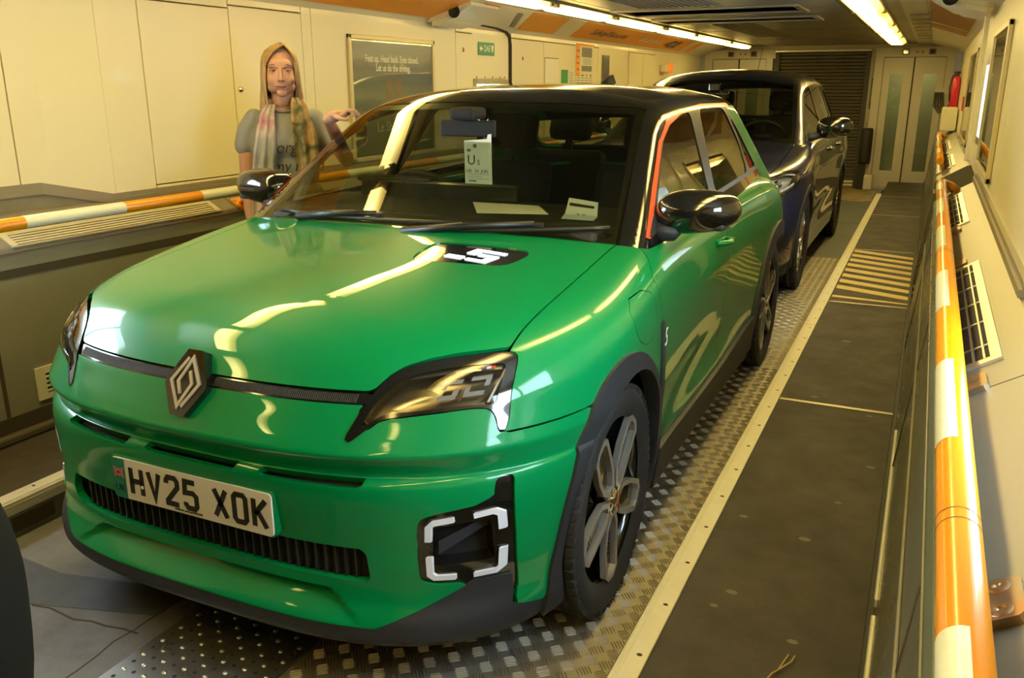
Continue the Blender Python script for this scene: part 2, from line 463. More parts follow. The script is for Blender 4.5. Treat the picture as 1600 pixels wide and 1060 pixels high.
# kerb profiles with bolt heads
for sx, x0, x1 in ((1,-.535,-.468),(-1,-2.70,-2.625)):
    k_ = MB()
    k_.box(x0, x1, -4, 12.2, -.06, .118)
    kb = k_.build('trim_1' if sx > 0 else 'trim_2', mat('kerb_side',(.13,.125,.105),.5), kind='structure')
    c_ = MB()
    for q in ((-4,5.13),(5.137,7.02),(7.027,12.2)):
        c_.box(x0, x1, q[0], q[1], .116, .130, bev=.003)
        for j in range(3):
            xx = (x0+.006+j*.006) if sx > 0 else (x1-.006-j*.006)
            c_.box(xx-.0015, xx+.0015, q[0], q[1], .129, .1318)
        if sx < 0: 
            for j in range(3): c_.box(x1-.004, x1+.002, q[0], q[1], .092+j*.010, .096+j*.010)
            c_.box(x1-.003, x1+.001, q[0], q[1], .085, .12)
    cap = c_.build('kerb_edging', mat('kerb_white',(.74,.70,.56),.35,.25,noise=.35,nscale=25,ncol=(.62,.57,.42)), kb, kind='stuff')
    hs = MB()
    y = -3.4
    while y < 12.1:
        xx = (x0+x1)/2+.012*sx
        hs.lathe([(0,.1305),(.006,.1305)], 10, lambda a,b,h,y=y,xx=xx: (xx+a*1.2,y+b,h)); y += .235
    hs.build('fixing_hole', mat('hole_dark',(.03,.02,.012),.8), kb, kind='stuff')
    if sx < 0:
        hb_ = MB(); 
        for yy in (1.64,): hb_.box(x1-.002, x1+.0035, yy, yy+.16, .022, .078, bev=.001)
        hb_.build('kerb_slot', SEAM, kb)
# chequer plate and perforated plate in the roadway
TREAD = mat('tread_metal', (.40,.36,.28), .42, .55, noise=.5, nscale=6, ncol=(.30,.27,.21), rnoise=.10)
def tread(x0,x1,y0,y1,name='chequer_plate'):
    b_ = MB(); b_.box(x0,x1,y0,y1,0,.006); pl = b_.build(name, TREAD, floor)
    V = []; F = []; c = .0475; k = 0; nx = int((x1-x0)/c); ny = int((y1-y0)/c)
    for i in range(nx):
        for j in range(ny):
            cx = x0+(i+.5)*c+.01; cy = y0+(j+.5)*c; ang = math.radians(45 if (i+j)%2 else -45)-.12
            ca, sa = math.cos(ang), math.sin(ang); far = cy > 4.6
            for q in ((-2,-1,0,1,2) if not far else (-1.6,0,1.6)):
                off = q*.0084; l = .0195-.0014*abs(q); w = .0022 if not far else .004
                for (u,v,h) in ((-l,0,.006),(-l*.8,-w,.006),(l*.8,-w,.006),(l,0,.006),(l*.8,w,.006),(-l*.8,w,.006),(-l*.62,0,.0092),(l*.62,0,.0092)):
                    V.append((cx+u*ca-(v+off)*sa, cy+u*sa+(v+off)*ca, h))
                F += [(k,k+1,k+6),(k+1,k+2,k+7,k+6),(k+2,k+3,k+7),(k+3,k+4,k+7),(k+4,k+5,k+6,k+7),(k+5,k,k+6)]; k += 8
    me = bpy.data.meshes.new('tread_bars'); me.from_pydata(V,[],F); me.update(); link('tread_bars', me, TREAD, pl, kind='stuff')
for y0,y1 in ((.55,4.78),(4.786,8.02)):
    tread(-1.345,-.585,y0,y1)
tread(-2.48,-1.80,2.6,8.02)
pp = MB(); pp.box(-1.765,-1.352,.55,2.55,0,.006); PP = pp.build('perforated_plate', mat('perforated_steel',(.42,.41,.38),.33,.85,rnoise=.1,nscale=8), floor)
hm = MB(); dm = MB()
for i in range(11):
    for j in range(58):
        x = -1.735+i*.036; y = .58+j*.033
        if (i+j)%2: hm.lathe([(0,.0066),(.0062,.0066)], 8, lambda a,b,h: (x+a,y+b,h))
        else: dm.lathe([(.0075,.006),(.0055,.0088),(.003,.0098),(0,.0098)], 8, lambda a,b,h: (x+a,y+b,h))
hm.build('plate_holes', mat('hole_dark',(.03,.02,.012),.8), PP, kind='stuff'); dm.build('plate_studs', ALUM, PP, kind='stuff')
rp = MB(); rp.box(-2.62,-.585,8.03,10.25,0,.005); rp.build('rubber_panel', mat('grey_rubber',(.10,.105,.095),.55,noise=.5,nscale=4), floor)
rp = MB(); rp.box(-2.62,-.585,10.262,12.2,0,.005); rp.build('rubber_panel', mat('grey_rubber2',(.085,.09,.085),.55,noise=.5,nscale=3), floor)
rp = MB(); rp.box(-2.62,-.60,12.3,13.98,0,.008); rp.build('rubber_panel', mat('yellow_worn',(.30,.22,.09),.6,noise=1,nscale=5,ncol=(.10,.09,.08)), floor)
# hazard stripes on the walkway
HZ = mat('hazard_yellow',(.72,.55,.20),.5,noise=.35,nscale=20,ncol=(.45,.33,.12))
for k in range(9):
    hz = MB(); y0 = 6.02+k*.215
    if k == 0: q = [(-.462,5.97),(.0,5.93),(.0,5.96),(-.462,6.03)]
    else: q = [(-.462,y0+.02),(.03,y0-.20+.02),(.03,y0-.10+.02),(-.462,y0+.115+.02)]
    hz.prism(q, .118, .1205, lambda u,v,h: (u,v,h)); hz.build('hazard_stripe', HZ, floor)
# worn tape and cracks in the road floor
cr = MB()
def crack(pts, w):
    for a,b in zip(pts,pts[1:]): stroke_flat(cr, a, b, w)
def stroke_flat(mb, a, b, w, h=.0012):
    a = np.array(a); b = np.array(b); d = b-a; n = np.array([-d[1],d[0]])/np.linalg.norm(d)*w/2
    mb.prism([tuple(p) for p in (a-n,b-n,b+n,a+n)], 0, h, lambda u,v,hh: (u,v,hh))
random.seed(3)
p = [-2.60,1.42]; P = [tuple(p)]
for k in range(14): p = [p[0]+.055, p[1]+random.uniform(-.012,.016)]; P.append(tuple(p))
crack(P, .006)
p = [-1.86,.6]; P = [tuple(p)]
for k in range(16): p = [p[0]+random.uniform(-.012,.012), p[1]+.065]; P.append(tuple(p))
crack(P, .004)
cr.build('floor_crack', SEAM, floor, kind='stuff')
tp = MB(); tp.prism([(-2.62,1.44),(-2.25,1.40),(-1.85,1.52),(-1.84,1.66),(-2.3,1.56),(-2.62,1.58)],0,.0015,lambda u,v,h:(u,v,h)); tp.build('floor_patch', mat('patch_tape',(.075,.078,.085),.5,noise=.6,nscale=12), floor)
random.seed(5)
for (x,y,r) in ((-.20,2.55,.016),(-.345,2.16,.014),(-.375,2.075,.010),(-.16,2.0,.012),(-.28,4.9,.02),(-.05,3.2,.014),(-.33,3.9,.014),(-.40,2.62,.012),(-.13,2.85,.010),(-.22,6.9,.02),(-.09,3.75,.010)):
    g_ = MB(); g_.lathe([(0,.1186),(r,.1186)], 9, lambda a,b,h: (x+a*1.2,y+b*.8,h)); g_.build('floor_spot', mat('worn_spot',(.16,.14,.09),.6), floor)

# lower walls with sloping service shelves
def lower_wall(s, name, spans):
    w_ = MB(); xb = .016 if s > 0 else -3.13; xt = .068 if s > 0 else -3.13; xo = wx(s,.14)
    wall = None
    for (y0,y1) in spans:
        prof = [(xb,.0),(xb,.20),(xt,.758),(xt+.012*s,.760),(xt+.012*s,.786),(xt,.788),(xt-.002*s,ZE-.015),(xt+.006*s,ZE-.004),(xt+.014*s,ZE+.002),(wx(s,-.012),ZT),(wx(s,.0),ZT+.006),(wx(s,.30),ZT+.02),(wx(s,.30),0)]
        w_.prism(prof if s > 0 else prof[::-1], y0, y1, lambda u,v,h: (u,h,v))
    return w_.build(name, OLIVE if s < 0 else mat('olive_panel_right',(.20,.19,.14),.30,.5,noise=.4,nscale=2,rnoise=.08), kind='structure')
wl = lower_wall(-1, 'wall_left_lower', [(-4,13.98)])
wr = lower_wall(1, 'wall_right_lower', [(-4,5.50),(6.62,13.98)])
gapw = MB(); gapw.box(.30,.45,5.4,6.7,0,1.05); gapw.build('wall_right_recess', CREAM, kind='structure')
gp_ = MB(); gp_.box(.045,.30,5.5,6.62,-.08,.118); gp_.build('walkway_plate', WALKM, floor)
def slope_pt(s, u, y, h):
    """u metres up the slope from its front edge, h off it"""
    x0 = .082 if s > 0 else -3.144; x1 = wx(s,-.012); z0, z1 = ZE+.002, ZT
    L_ = math.hypot(x1-x0, z1-z0); dx, dz = (x1-x0)/L_, (z1-z0)/L_
    return (x0+dx*u - dz*h*s, y, z0+dz*u + abs(dx)*h)
SL_ = math.hypot(wx(1,-.012)-.082, ZT-ZE)
# shelf skins (separate lift-off plates)
def shelf_plate(s, y0, y1, parent, m):
    b_ = MB(); b_.prism([(0.0,y0+.003),(SL_-.01,y0+.003),(SL_-.01,y1-.003),(0.0,y1-.003)], .0, .004, lambda u,v,h: slope_pt(s,u,v,h)); b_.build('shelf_plate', m, parent)
for y0,y1 in ((-4,-1.0),(-1.0,1.06),(1.06,1.84),(1.84,5.50),(6.62,9.3),(9.3,13.98)): shelf_plate(1,y0,y1,wr,SHELFM)
for y0,y1 in ((-4,1.2),(1.2,3.42),(3.42,6.1),(6.1,9.5),(9.5,13.98)): shelf_plate(-1,y0,y1,wl,SHELFL)
# joint lines on lower faces
for y in (2.02,4.1,6.2,8.3,10.4):
    j_ = MB(); j_.box(-3.1315,-3.128,y-.008,y+.008,.2,.735); j_.build('panel_joint', SEAM, wl)
sk = MB(); sk.box(-3.13,-3.124,-4,13.98,.155,.215); sk.build('skirting_gap', SEAM, wl)
sk = MB(); sk.box(-3.131,-3.1265,-4,13.98,.757,.789); sk.build('shadow_gap', SEAM, wl)
ld = MB(); ld.box(-3.13,-3.09,-4,13.98,.118,.155,bev=.01); ld.build('floor_coving', mat('coving',(.09,.07,.045),.6), wl)
ld = MB(); ld.box(.0,.02,-4,13.98,.118,.15,bev=.005); ld.build('floor_coving', mat('coving2',(.02,.018,.014),.6), wr)
bar = MB(); bar.box(.012,.024,2.05,3.25,.235,.262,bev=.004); bar.build('bumper_bar', ALUM, wr)
bar = MB(); bar.box(.010,.026,1.72,2.03,.20,.23,bev=.004); bar.build('bumper_bar', ALUM, wr)
bar = MB(); bar.box(.020,.030,3.9,5.4,.235,.258,bev=.004); bar.build('bumper_bar', ALUM, wr)
ln = MB()
for y in (1.27,2.9,4.6): ln.tube([(.0155,y,.2),(.0675,y,.757)],.003,6)
ln.build('panel_seams', SEAM, wr, kind='stuff')
cp_ = MB(); cp_.tube([(.050,-4,.60),(.050,5.4,.60)],.004,6); cp_.build('cable', mat('cable_grey',(.2,.18,.13),.5), wr)
# junction trims under the upper walls
for s in (1,-1):
    t_ = MB()
    path = [(-4,.036,1.035),(2.50,.036,1.035),(2.82,-.014,.957),(13.98,-.014,.957)] if s < 0 else [(2.46,-.022,.957),(5.60,-.022,.957)]
    for (ya,da,za),(yb,db,zb) in zip(path,path[1:]):
        for o0,o1,h0,h1 in ((-.004,.03,-.012,.016),(.004,.03,.016,.036)):
            pa = [(wx(s,da+o0),ya,za+h0),(wx(s,da+o0),ya,za+h1),(wx(s,da+o1),ya,za+h1),(wx(s,da+o1),ya,za+h0)]
            pb = [(wx(s,db+o0),yb,zb+h0),(wx(s,db+o0),yb,zb+h1),(wx(s,db+o1),yb,zb+h1),(wx(s,db+o1),yb,zb+h0)]
            t_.add(pa+pb, [(0,1,2,3),(4,7,6,5)]+[(i,(i+4),(i+1)%4+4,(i+1)%4) for i in range(4)])
    if s < 0:
        u_ = MB()
        for (ya,da,za),(yb,db,zb) in zip(path[:2],path[1:3]):
            pa = [(wx(s,da+.004),ya,.94),(wx(s,da+.004),ya,za),(wx(s,da+.06),ya,za),(wx(s,da+.06),ya,.94)]; pb = [(wx(s,db+.004),yb,.94),(wx(s,db+.004),yb,zb),(wx(s,db+.06),yb,zb),(wx(s,db+.06),yb,.94)]
            u_.add(pa+pb, [(0,1,2,3),(4,7,6,5)]+[(i,(i+4),(i+1)%4+4,(i+1)%4) for i in range(4)])
        u_.build('upstand', SHELFL, wl)
    t_.build('trim_3' if s > 0 else 'trim_4', mat('grey_trim',(.40,.36,.27),.35,.5), kind='structure')
# upper walls: panels in front of a dark backing, with window openings to daylight
def upper(s, name, cols, openings):
    b_ = MB(); ys = sorted({-4.0,13.98,*[o[0] for o in openings],*[o[1] for o in openings]})
    for y0,y1 in zip(ys,ys[1:]):
        op = [o for o in openings if o[0] <= y0+1e-6 and o[1] >= y1-1e-6]
        if not op: sbox(b_, s, .155,.20, y0,y1,.9,2.1)
        else:
            o = op[0]; sbox(b_, s, .155,.20, y0,y1,.9,o[2]); sbox(b_, s, .155,.20, y0,y1,o[3],2.1)
    W_ = b_.build(name, mat('wall_core',(.06,.045,.025),.8), kind='structure')
    for c in cols:
        y0,y1,z0,z1 = c[:4]; d = c[4] if len(c) > 4 else 0.0; nm = c[5] if len(c) > 5 else 'wall_panel'
        op = [o for o in openings if o[0] < y1 and o[1] > y0]
        m_ = MB()
        g_ = .0028
        if op and nm == 'wall_panel':
            o = op[0]
            sbox(m_, s, d, .155, y0+g_, o[0], z0, z1-g_); sbox(m_, s, d, .155, o[1], y1-g_, z0, z1-g_)
            sbox(m_, s, d, .155, o[0], o[1], z0, o[2]); sbox(m_, s, d, .155, o[0], o[1], o[3], z1-g_)
        else: sbox(m_, s, d, .153, y0+g_, y1-g_, z0+g_, z1-g_, bev=.0025)
        m_.build(nm, CREAM if nm != 'door_leaf' else CREAM2, W_)
    return W_
OPL = [(1.10,2.12,1.14,1.72),(6.42,6.98,1.12,1.492)]
OPR = [(1.05,2.00,1.10,1.70),(5.72,6.34,1.15,1.60)]
wul = upper(-1, 'wall_left', [(-4,-2,1.0,1.925,.045),(-2,-.2,1.0,1.925,.045),(-.2,1.02,1.0,1.925,.045),(1.02,2.20,1.0,1.925,.045),(2.20,2.413,1.0,1.925,.045),
    (2.84,3.083,.96,1.925),(3.083,3.672,.96,1.006),(3.083,3.672,1.006,1.85,.0,'cupboard_door'),(3.083,3.672,1.85,1.925),
    (3.672,4.262,.955,1.866,.0,'cupboard_door'),(3.672,4.262,1.866,1.925),(4.262,4.352,.95,1.925),(4.352,6.10,.95,1.925),(6.10,6.375,.95,1.86,.0,'cupboard_door'),(6.10,6.375,1.86,1.925),
    (6.375,7.05,.90,1.915,.006),(7.09,7.80,.95,1.86),(7.80,9.30,.95,1.86),(7.09,9.30,1.86,1.925),(9.30,10.36,.95,1.925),(10.36,11.46,.95,1.85,-.012,'cupboard_door'),(10.36,11.46,1.85,1.925),(11.46,13.97,.95,1.925)], OPL)
# jogged panel
j_ = MB()
pl_ = [(2.416,.045),(2.56,.045),(2.84,0),(2.84,.15),(2.416,.15)]
j_.prism([(wx(-1,d),y) for y,d in pl_], .96, 1.922, lambda u,v,h: (u,v,h)); j_.build('wall_panel', CREAM, wul)
wur = upper(1, 'wall_right', [(-4,-2,.96,1.925,.145),(-2,-.2,.96,1.925,.145),(-.2,.95,.96,1.925,.145),(.95,2.40,.96,1.925,.145),(2.405,4.10,.975,1.925),(4.10,5.62,.975,1.925),(5.62,6.45,.95,1.925),(6.45,7.25,.95,1.925,),(7.25,8.9,.95,1.925),(8.9,11.0,.95,1.925),(11.0,13.97,.95,1.925)], OPR)
# rubber window surrounds and glazing
for s, ops, par in ((-1,OPL,wul),(1,OPR,wur)):
    for i,(y0,y1,z0,z1) in enumerate(ops):
        d = (.045 if s < 0 else .15) if i == 0 else 0
        w_ = MB()
        for a in ((y0-.03,y0+.012,z0-.03,z1+.03),(y1-.012,y1+.03,z0-.03,z1+.03)): sbox(w_, s, d-.008, .21, *a)
        for a in ((y0,y1,z0-.03,z0+.012),(y0,y1,z1-.012,z1+.03)): sbox(w_, s, d-.008, .21, *a)
        if i == 0: sbox(w_, s, .06 if s < 0 else .16, .19, (y0+y1)/2-.02, (y0+y1)/2+.02, z0, z1)
        f_ = w_.build('window_%d' % (1+i+(2 if s > 0 else 0)), ALUM, kind='structure')
        g_ = MB(); sbox(g_, s, .18, .186, y0, y1, z0, z1); g_.build('pane', glass('clear_pane',(.92,.95,.95)) if 'clear_pane' not in MATS else MATS['clear_pane'], f_)
# sliding door seal on the left wall
ds = MB(); ds.tube([(wx(-1,-.004),7.07,.9),(wx(-1,-.004),7.07,1.80),(wx(-1,-.004),7.05,1.87),(wx(-1,-.004),6.98,1.905),(wx(-1,-.03),6.72,1.925),(wx(-1,-.04),6.45,1.932)],.013,8); ds.build('door_seal', SEAM, wul)
rv = MB()
for y in (6.44,6.58,6.72,6.86,6.95): rv.sphere((wx(-1,-.004), y, 1.535),(.004,.008,.008),8,6)
rv.build('rivets', mat('rivet_brown',(.25,.18,.08),.5), wul, kind='stuff')
hx = MB(); sbox(hx,-1,-.004,.0,7.83,8.16,.95,1.716,bev=.002); hx.build('inspection_hatch', CREAM2, wul)
hx = MB(); 
for y in (7.828,8.158): sbox(hx,-1,-.0015,.0,y-.004,y+.006,.95,1.72)
sbox(hx,-1,-.0015,.0,7.826,8.166,1.714,1.722); hx.build('hatch_gap', SEAM, wul)
lk = MB(); lk.lathe([(.0,.010),(.013,.010),(.016,.004),(.017,0)], 20, lambda a,b,h: (wx(-1,-h),3.715+a,1.447+b)); lk.lathe([(0,.0135),(.006,.0135),(.007,.010)], 10, lambda a,b,h: (wx(-1,-h),3.715+a,1.447+b)); lk.build('lock', CHROME, wul)
for y,z in ((6.22,1.735),(7.33,1.70)):
    lk = MB(); lk.lathe([(.0,.006),(.010,.006),(.012,0)], 12, lambda a,b,h: (wx(-1,-h),y+a,z+b*1.5)); lk.build('lock', mat('old_brass',(.30,.22,.10),.4,.7), wul)
cd = MB(); sbox(cd,-1,-.0135,-.012,10.905,10.911,.95,1.84); cd.build('cupboard_gap', SEAM, wul)
# soffits (sloped light coves) with orange panels
for s in (1,-1):
    cv = MB()
    prof = [(wx(s,0.0),1.900),(wx(s,-.035),1.922),(wx(s,-.055),1.930),(wx(s,-.40),2.034),(wx(s,-.42),2.12),(wx(s,.14),2.12),(wx(s,.14),1.90)]
    cv.prism(prof if s > 0 else prof[::-1], -4, 13.98, lambda u,v,h: (u,h,v)); C_ = cv.build('trim_5' if s > 0 else 'trim_6', CREAM2, kind='structure')
    def cvp(t, y, h): # t 0 bottom .. 1 top of the slope
        xa, za, xb, zb = wx(s,-.055), 1.930, wx(s,-.40), 2.034
        return (xa+(xb-xa)*t-0*s, y, za+(zb-za)*t-h)
    spans = ((-3.6,-1.9),(-1.6,.8),(1.1,2.4),(2.8,5.62),(6.10,6.22),(7.08,7.84),(8.30,12.35)) if s < 0 else ((-3,1.2),(6.6,9.1),(9.3,10.0))
    for y0,y1 in spans:
        o_ = MB(); sk_ = .38
        if s > 0:
            o_.prism([(0.04,y0),(.96,y0+.1),(.96,y1-.1),(.04,y1)], .001, .006, cvp)
            o_.build('soffit_panel', mat('wood_panel',(.50,.25,.09),.5,noise=1,nscale=5,ncol=(.36,.17,.055),stretch=(1,.15,1)), C_)
        else:
            e0 = sk_ if y0 in (7.08,8.30) else 0; e1 = sk_ if y1 in (6.22,7.84,12.35) else 0
            o_.prism([(0.02,y0),(.97,y0-e0),(.97,y1-e1),(.02,y1)][::-1], .001, .005, cvp); o_.build('soffit_panel', ORANGE, C_)
    if s < 0:
        for y0,y1 in ((7.86,8.28),(12.37,12.62)):
            o_ = MB(); o_.prism([(0.02,y0),(.97,y0-.38),(.97,y1-.38),(.02,y1)][::-1], .001, .004, cvp); o_.build('soffit_stripe', mat('pale_laminate',(.78,.74,.6),.4), C_)
        o_ = MB(); o_.prism([(0.02,12.64),(.97,12.26),(.97,12.5),(.02,12.88)][::-1], .001, .005, cvp); o_.build('soffit_panel', ORANGE, C_)
        IND = mat('indigo_print',(.05,.03,.12),.5)
        text_mb('Safety/Sécurité', .20, lambda u,v,h: cvp(.50+v*2.3, 9.12+u*.92-.38*(.5+v*2.3)+.1, .006+h), shear=.2).build('soffit_lettering', IND, C_)
        for k in range(7):
            yy = 10.32+k*.22; q = MB(); m2 = WHITE if k < 4 else IND
            if k == 4: q.prism([(.35,yy),(.35,yy+.16),(.75,yy-.10+.08)], .006,.008, cvp); m2 = IND
            elif k < 4:
                q.lathe([(.0,.0),(.07,.0)], 14, lambda a,b,h: cvp(.52+a*2.4, yy-.16+b, .008)); 
            else: q.prism([(.22,yy),(.22,yy+.17),(.80,yy-.05),(.80,yy-.22)][::-1], .006,.008, cvp)
            q.build('soffit_pictogram', m2, C_)
            if k >= 5: text_mb('P' if k == 5 else 'i', .13, lambda u,v,h: cvp(.5+v*2.5, yy-.02+u, .009+h)).build('soffit_pictogram', WHITE, C_)
        # grey label beside the door
        o_ = MB(); o_.prism([(.10,6.86),(.80,6.52),(.80,6.62),(.10,6.96)][::-1], .001,.004, cvp); o_.build('soffit_label', mat('grey_label',(.22,.20,.16),.5), C_)
# ceiling with recesses
cl = MB(); TR = [(-2.36,-1.02,6.98,7.50),(-2.36,-1.02,8.10,8.50)]; LV = [(-2.12,-1.50,5.45,6.80),(-2.02,-1.62,8.80,11.3)]
xs_ = (-2.95,-.11); cuts = TR+LV
ys = sorted({-4.0,13.98,*[c[2] for c in cuts],*[c[3] for c in cuts]})
for y0,y1 in zip(ys,ys[1:]):
    c = [q for q in cuts if q[2] <= y0+1e-6 and q[3] >= y1-1e-6]
    if c: cl.box(xs_[0],c[0][0],y0,y1,2.036,2.10); cl.box(c[0][1],xs_[1],y0,y1,2.036,2.10)
    else: cl.box(xs_[0],xs_[1],y0,y1,2.036,2.10)
ceiling = cl.build('ceiling', CEILM, kind='structure')
tb = MB()
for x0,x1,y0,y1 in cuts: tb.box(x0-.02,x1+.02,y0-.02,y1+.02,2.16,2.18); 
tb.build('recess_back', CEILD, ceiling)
rs_ = MB(); rs_.box(-3.75,.75,-4.2,15.8,2.185,2.21); rs_.box(-3.75,-3.50,-4.2,15.8,2.0,2.185); rs_.box(.44,.75,-4.2,15.8,2.0,2.185); rs_.box(-3.75,.75,-4.2,-4.0,2.0,2.185); rs_.build('roof_light_seal', CEILD, kind='structure')  # unseen cover added above the ceiling to keep daylight out of the recesses
for x0,x1,y0,y1 in TR:
    f_ = MB()
    for q in ((x0-.05,x1+.05,y0-.045,y0),(x0-.05,x1+.05,y1,y1+.045),(x0-.05,x0,y0,y1),(x1,x1+.05,y0,y1)): f_.box(*q,2.022,2.036,bev=.003)
    for q in ((x0-.012,x0,y0,y1),(x1,x1+.012,y0,y1),(x0,x1,y0-.012,y0),(x0,x1,y1,y1+.012)): f_.box(*q,2.036,2.17)
    f_.build('recess_frame', mat('frame_metal',(.5,.47,.38),.35,.6), ceiling)
for x0,x1,y0,y1 in LV:
    n = int((x1-x0)/.045)
    for i in range(n+1):
        l_ = MB(); x = x0+(x1-x0)*i/n; l_.box(x-.006,x+.006,y0,y1,2.030,2.075); l_.build('louvre_slat', mat('louvre_metal',(.36,.34,.27),.35,.6), ceiling)
# ceiling panel joints and side strips
for y in (-2,0,2,4,5.9,7.9,10.0,12.0):
    q = MB(); q.box(-2.40,-.66,y-.004,y+.004,2.0345,2.0365); q.build('panel_joint', SEAM, ceiling)
for x in (-2.36,-.70,-.30):
    q = MB(); q.box(x-.003,x+.003,-4,13.98,2.0345,2.0365); q.build('panel_joint', SEAM, ceiling)
q = MB(); q.box(-.30,-.13,-4,13.98,2.026,2.037,bev=.003); q.build('ceiling_strip', mat('strip_metal',(.66,.61,.48),.3,.25), ceiling)
for k in range(8):
    q = MB(); q.box(-.27,-.115,8.2+k*.55,8.25+k*.55,2.010,2.026,bev=.004); q.build('ceiling_bar', mat('bar_metal',(.42,.38,.30),.3,.6), ceiling)
# strip lamps: body, diffusers
DIFF = bpy.data.materials.new('lamp_diffuser'); DIFF.use_nodes = True
_n = DIFF.node_tree; _p = _n.nodes['Principled BSDF']; _p.inputs['Base Color'].default_value = (.8,.75,.5,1); _p.inputs['Roughness'].default_value = .3
_p.inputs['Emission Color'].default_value = (*LAMP_COL,1); _p.inputs['Emission Strength'].default_value = LAMP_POWER
_t = _n.nodes.new('ShaderNodeTexCoord'); _s = _n.nodes.new('ShaderNodeSeparateXYZ'); _n.links.new(_t.outputs['Object'], _s.inputs[0])
_m = _n.nodes.new('ShaderNodeMath'); _m.operation = 'ABSOLUTE'; _n.links.new(_s.outputs['X'], _m.inputs[0])
_r = _n.nodes.new('ShaderNodeMapRange'); _r.inputs[1].default_value = .030; _r.inputs[2].default_value = .080; _r.inputs[3].default_value = 2.3*LAMP_POWER; _r.inputs[4].default_value = .34*LAMP_POWER
_n.links.new(_m.outputs[0], _r.inputs[0])
_m2 = _n.nodes.new('ShaderNodeMath'); _m2.operation = 'ABSOLUTE'; _n.links.new(_s.outputs['Y'], _m2.inputs[0])
_r2 = _n.nodes.new('ShaderNodeMapRange'); _r2.interpolation_type = 'SMOOTHSTEP'; _r2.inputs[1].default_value = .22; _r2.inputs[2].default_value = .62; _r2.inputs[3].default_value = 1.35; _r2.inputs[4].default_value = .42; _n.links.new(_m2.outputs[0], _r2.inputs[0])
_m3 = _n.nodes.new('ShaderNodeMath'); _m3.operation = 'MULTIPLY'; _n.links.new(_r.outputs[0], _m3.inputs[0]); _n.links.new(_r2.outputs[0], _m3.inputs[1]); _n.links.new(_m3.outputs[0], _p.inputs['Emission Strength'])
_rc = _n.nodes.new('ShaderNodeMapRange'); _rc.inputs[1].default_value = .03; _rc.inputs[2].default_value = .085; _n.links.new(_m.outputs[0], _rc.inputs[0])
_mx = _n.nodes.new('ShaderNodeMix'); _mx.data_type = 'RGBA'; _mx.inputs[6].default_value = (*LAMP_COL,1); _mx.inputs[7].default_value = (1,.60,.10,1); _n.links.new(_rc.outputs[0], _mx.inputs[0]); _n.links.new(_mx.outputs[2], _p.inputs['Emission Color'])
RL_Y = [(-3.9,-2.75),(-2.70,-1.55),(-1.5,-.35),(-.3,.85),(.9,2.05),(2.1,3.2),(3.25,4.35),(4.4,5.90),(5.95,7.44),(7.46,9.07),(9.09,10.19),(10.21,11.30),(11.32,12.9)]
LL_Y = [(-3.9,-2.75),(-2.6,-1.45),(-1.3,-.15),(0.0,1.05),(1.15,1.9),(1.97,3.05),(3.12,4.40),(4.5,5.90),(5.97,7.20),(7.29,8.71),(8.83,10.0),(10.05,11.9),(11.95,13.3)]
def lamp_label(side_, i, spans):
    n = len(spans)-1-i
    rank = ['farthest','second farthest','third farthest','fourth farthest','fifth farthest','sixth farthest','seventh farthest']
    if n < 7: return 'lit strip lamp in the %s ceiling row, %s from the camera' % (side_, rank[n])
    return 'lit strip lamp of the %s ceiling row, outside the frame' % side_
for xc, spans, side_ in ((-.525,RL_Y,'right'),(-2.54,LL_Y,'left')):
    behind = None
    for i,(y0,y1) in enumerate(spans):
        L_ = MB(); yc = (y0+y1)/2; hid = len(spans)-1-i > 6
        prof = [(-.106,2.03),(-.104,2.000),(-.068,1.978),(.068,1.978),(.104,2.000),(.106,2.03)]
        n = len(prof); vs = []
        for yy, sg in ((y0,.045),(y1,-.045)):          # chevron ended diffuser
            for x,z in prof: vs.append((x, yy-yc+sg+(.07*(1-abs(x)/.105)), z))
        if side_ == 'left': vs = [(x*.66,y,z) for x,y,z in vs]
        L_.add(vs, [tuple(range(n))[::-1], tuple(range(n,2*n))]+[(j,(j+1)%n,n+(j+1)%n,n+j) for j in range(n)])
        if hid and behind is None: behind = empty('ceiling_lamp', (xc,0,0), 'long lit strip lamp run of the %s ceiling row, behind and above the camera' % side_, 'lamp')
        root = behind if hid else empty('ceiling_lamp', (xc,yc,0), lamp_label(side_, i, spans), 'lamp', 'strip lamps along the %s side of the ceiling' % side_)
        oy = yc if hid else 0
        L_.build('diffuser', DIFF, root, loc=(0,oy,0))
        b_ = MB(); hw = .118 if side_ == 'right' else .080
        b_.box(-hw,hw,y0-yc-.02,y1-yc+.02,2.018,2.038)
        for ye,sg in ((y0,1),(y1,-1)): b_.prism([(x,ye-yc+.07*(1-abs(x)/hw)+o*sg) for x,o in ((-hw,0),(0,0),(hw,0),(hw,.04),(0,.04),(-hw,.04))][::sg], 1.994, 2.018, lambda u,v,h: (u,v,h))
        b_.build('lamp_body', mat('lamp_body_metal',(.30,.25,.13),.45,.2), root, loc=(0,oy,0))
# bulkheads
def bulk(y, s, nm):
    b_ = MB(); b_.box(-3.6,.5,min(y,y+s*.1),max(y,y+s*.1),-.1,2.2); return b_.build(nm, mat('bulkhead_grey',(.32,.30,.24),.4,.4), kind='structure')
wb = bulk(-4,-1,'wall_back')
wf = MB(); 
for q in ((-3.6,-3.16,-.1,2.2),(-2.34,-.72,-.1,2.2),(.10,.5,-.1,2.2),(-3.16,-2.34,1.86,2.2),(-.72,.10,1.86,2.2),(-3.16,-2.34,-.1,.0),(-.72,.10,-.1,.03)): wf.box(q[0],q[1],14.0,14.1,q[2],q[3])
wf = wf.build('wall_far', mat('bulkhead_cream',(.50,.46,.36),.4,.4), kind='structure')
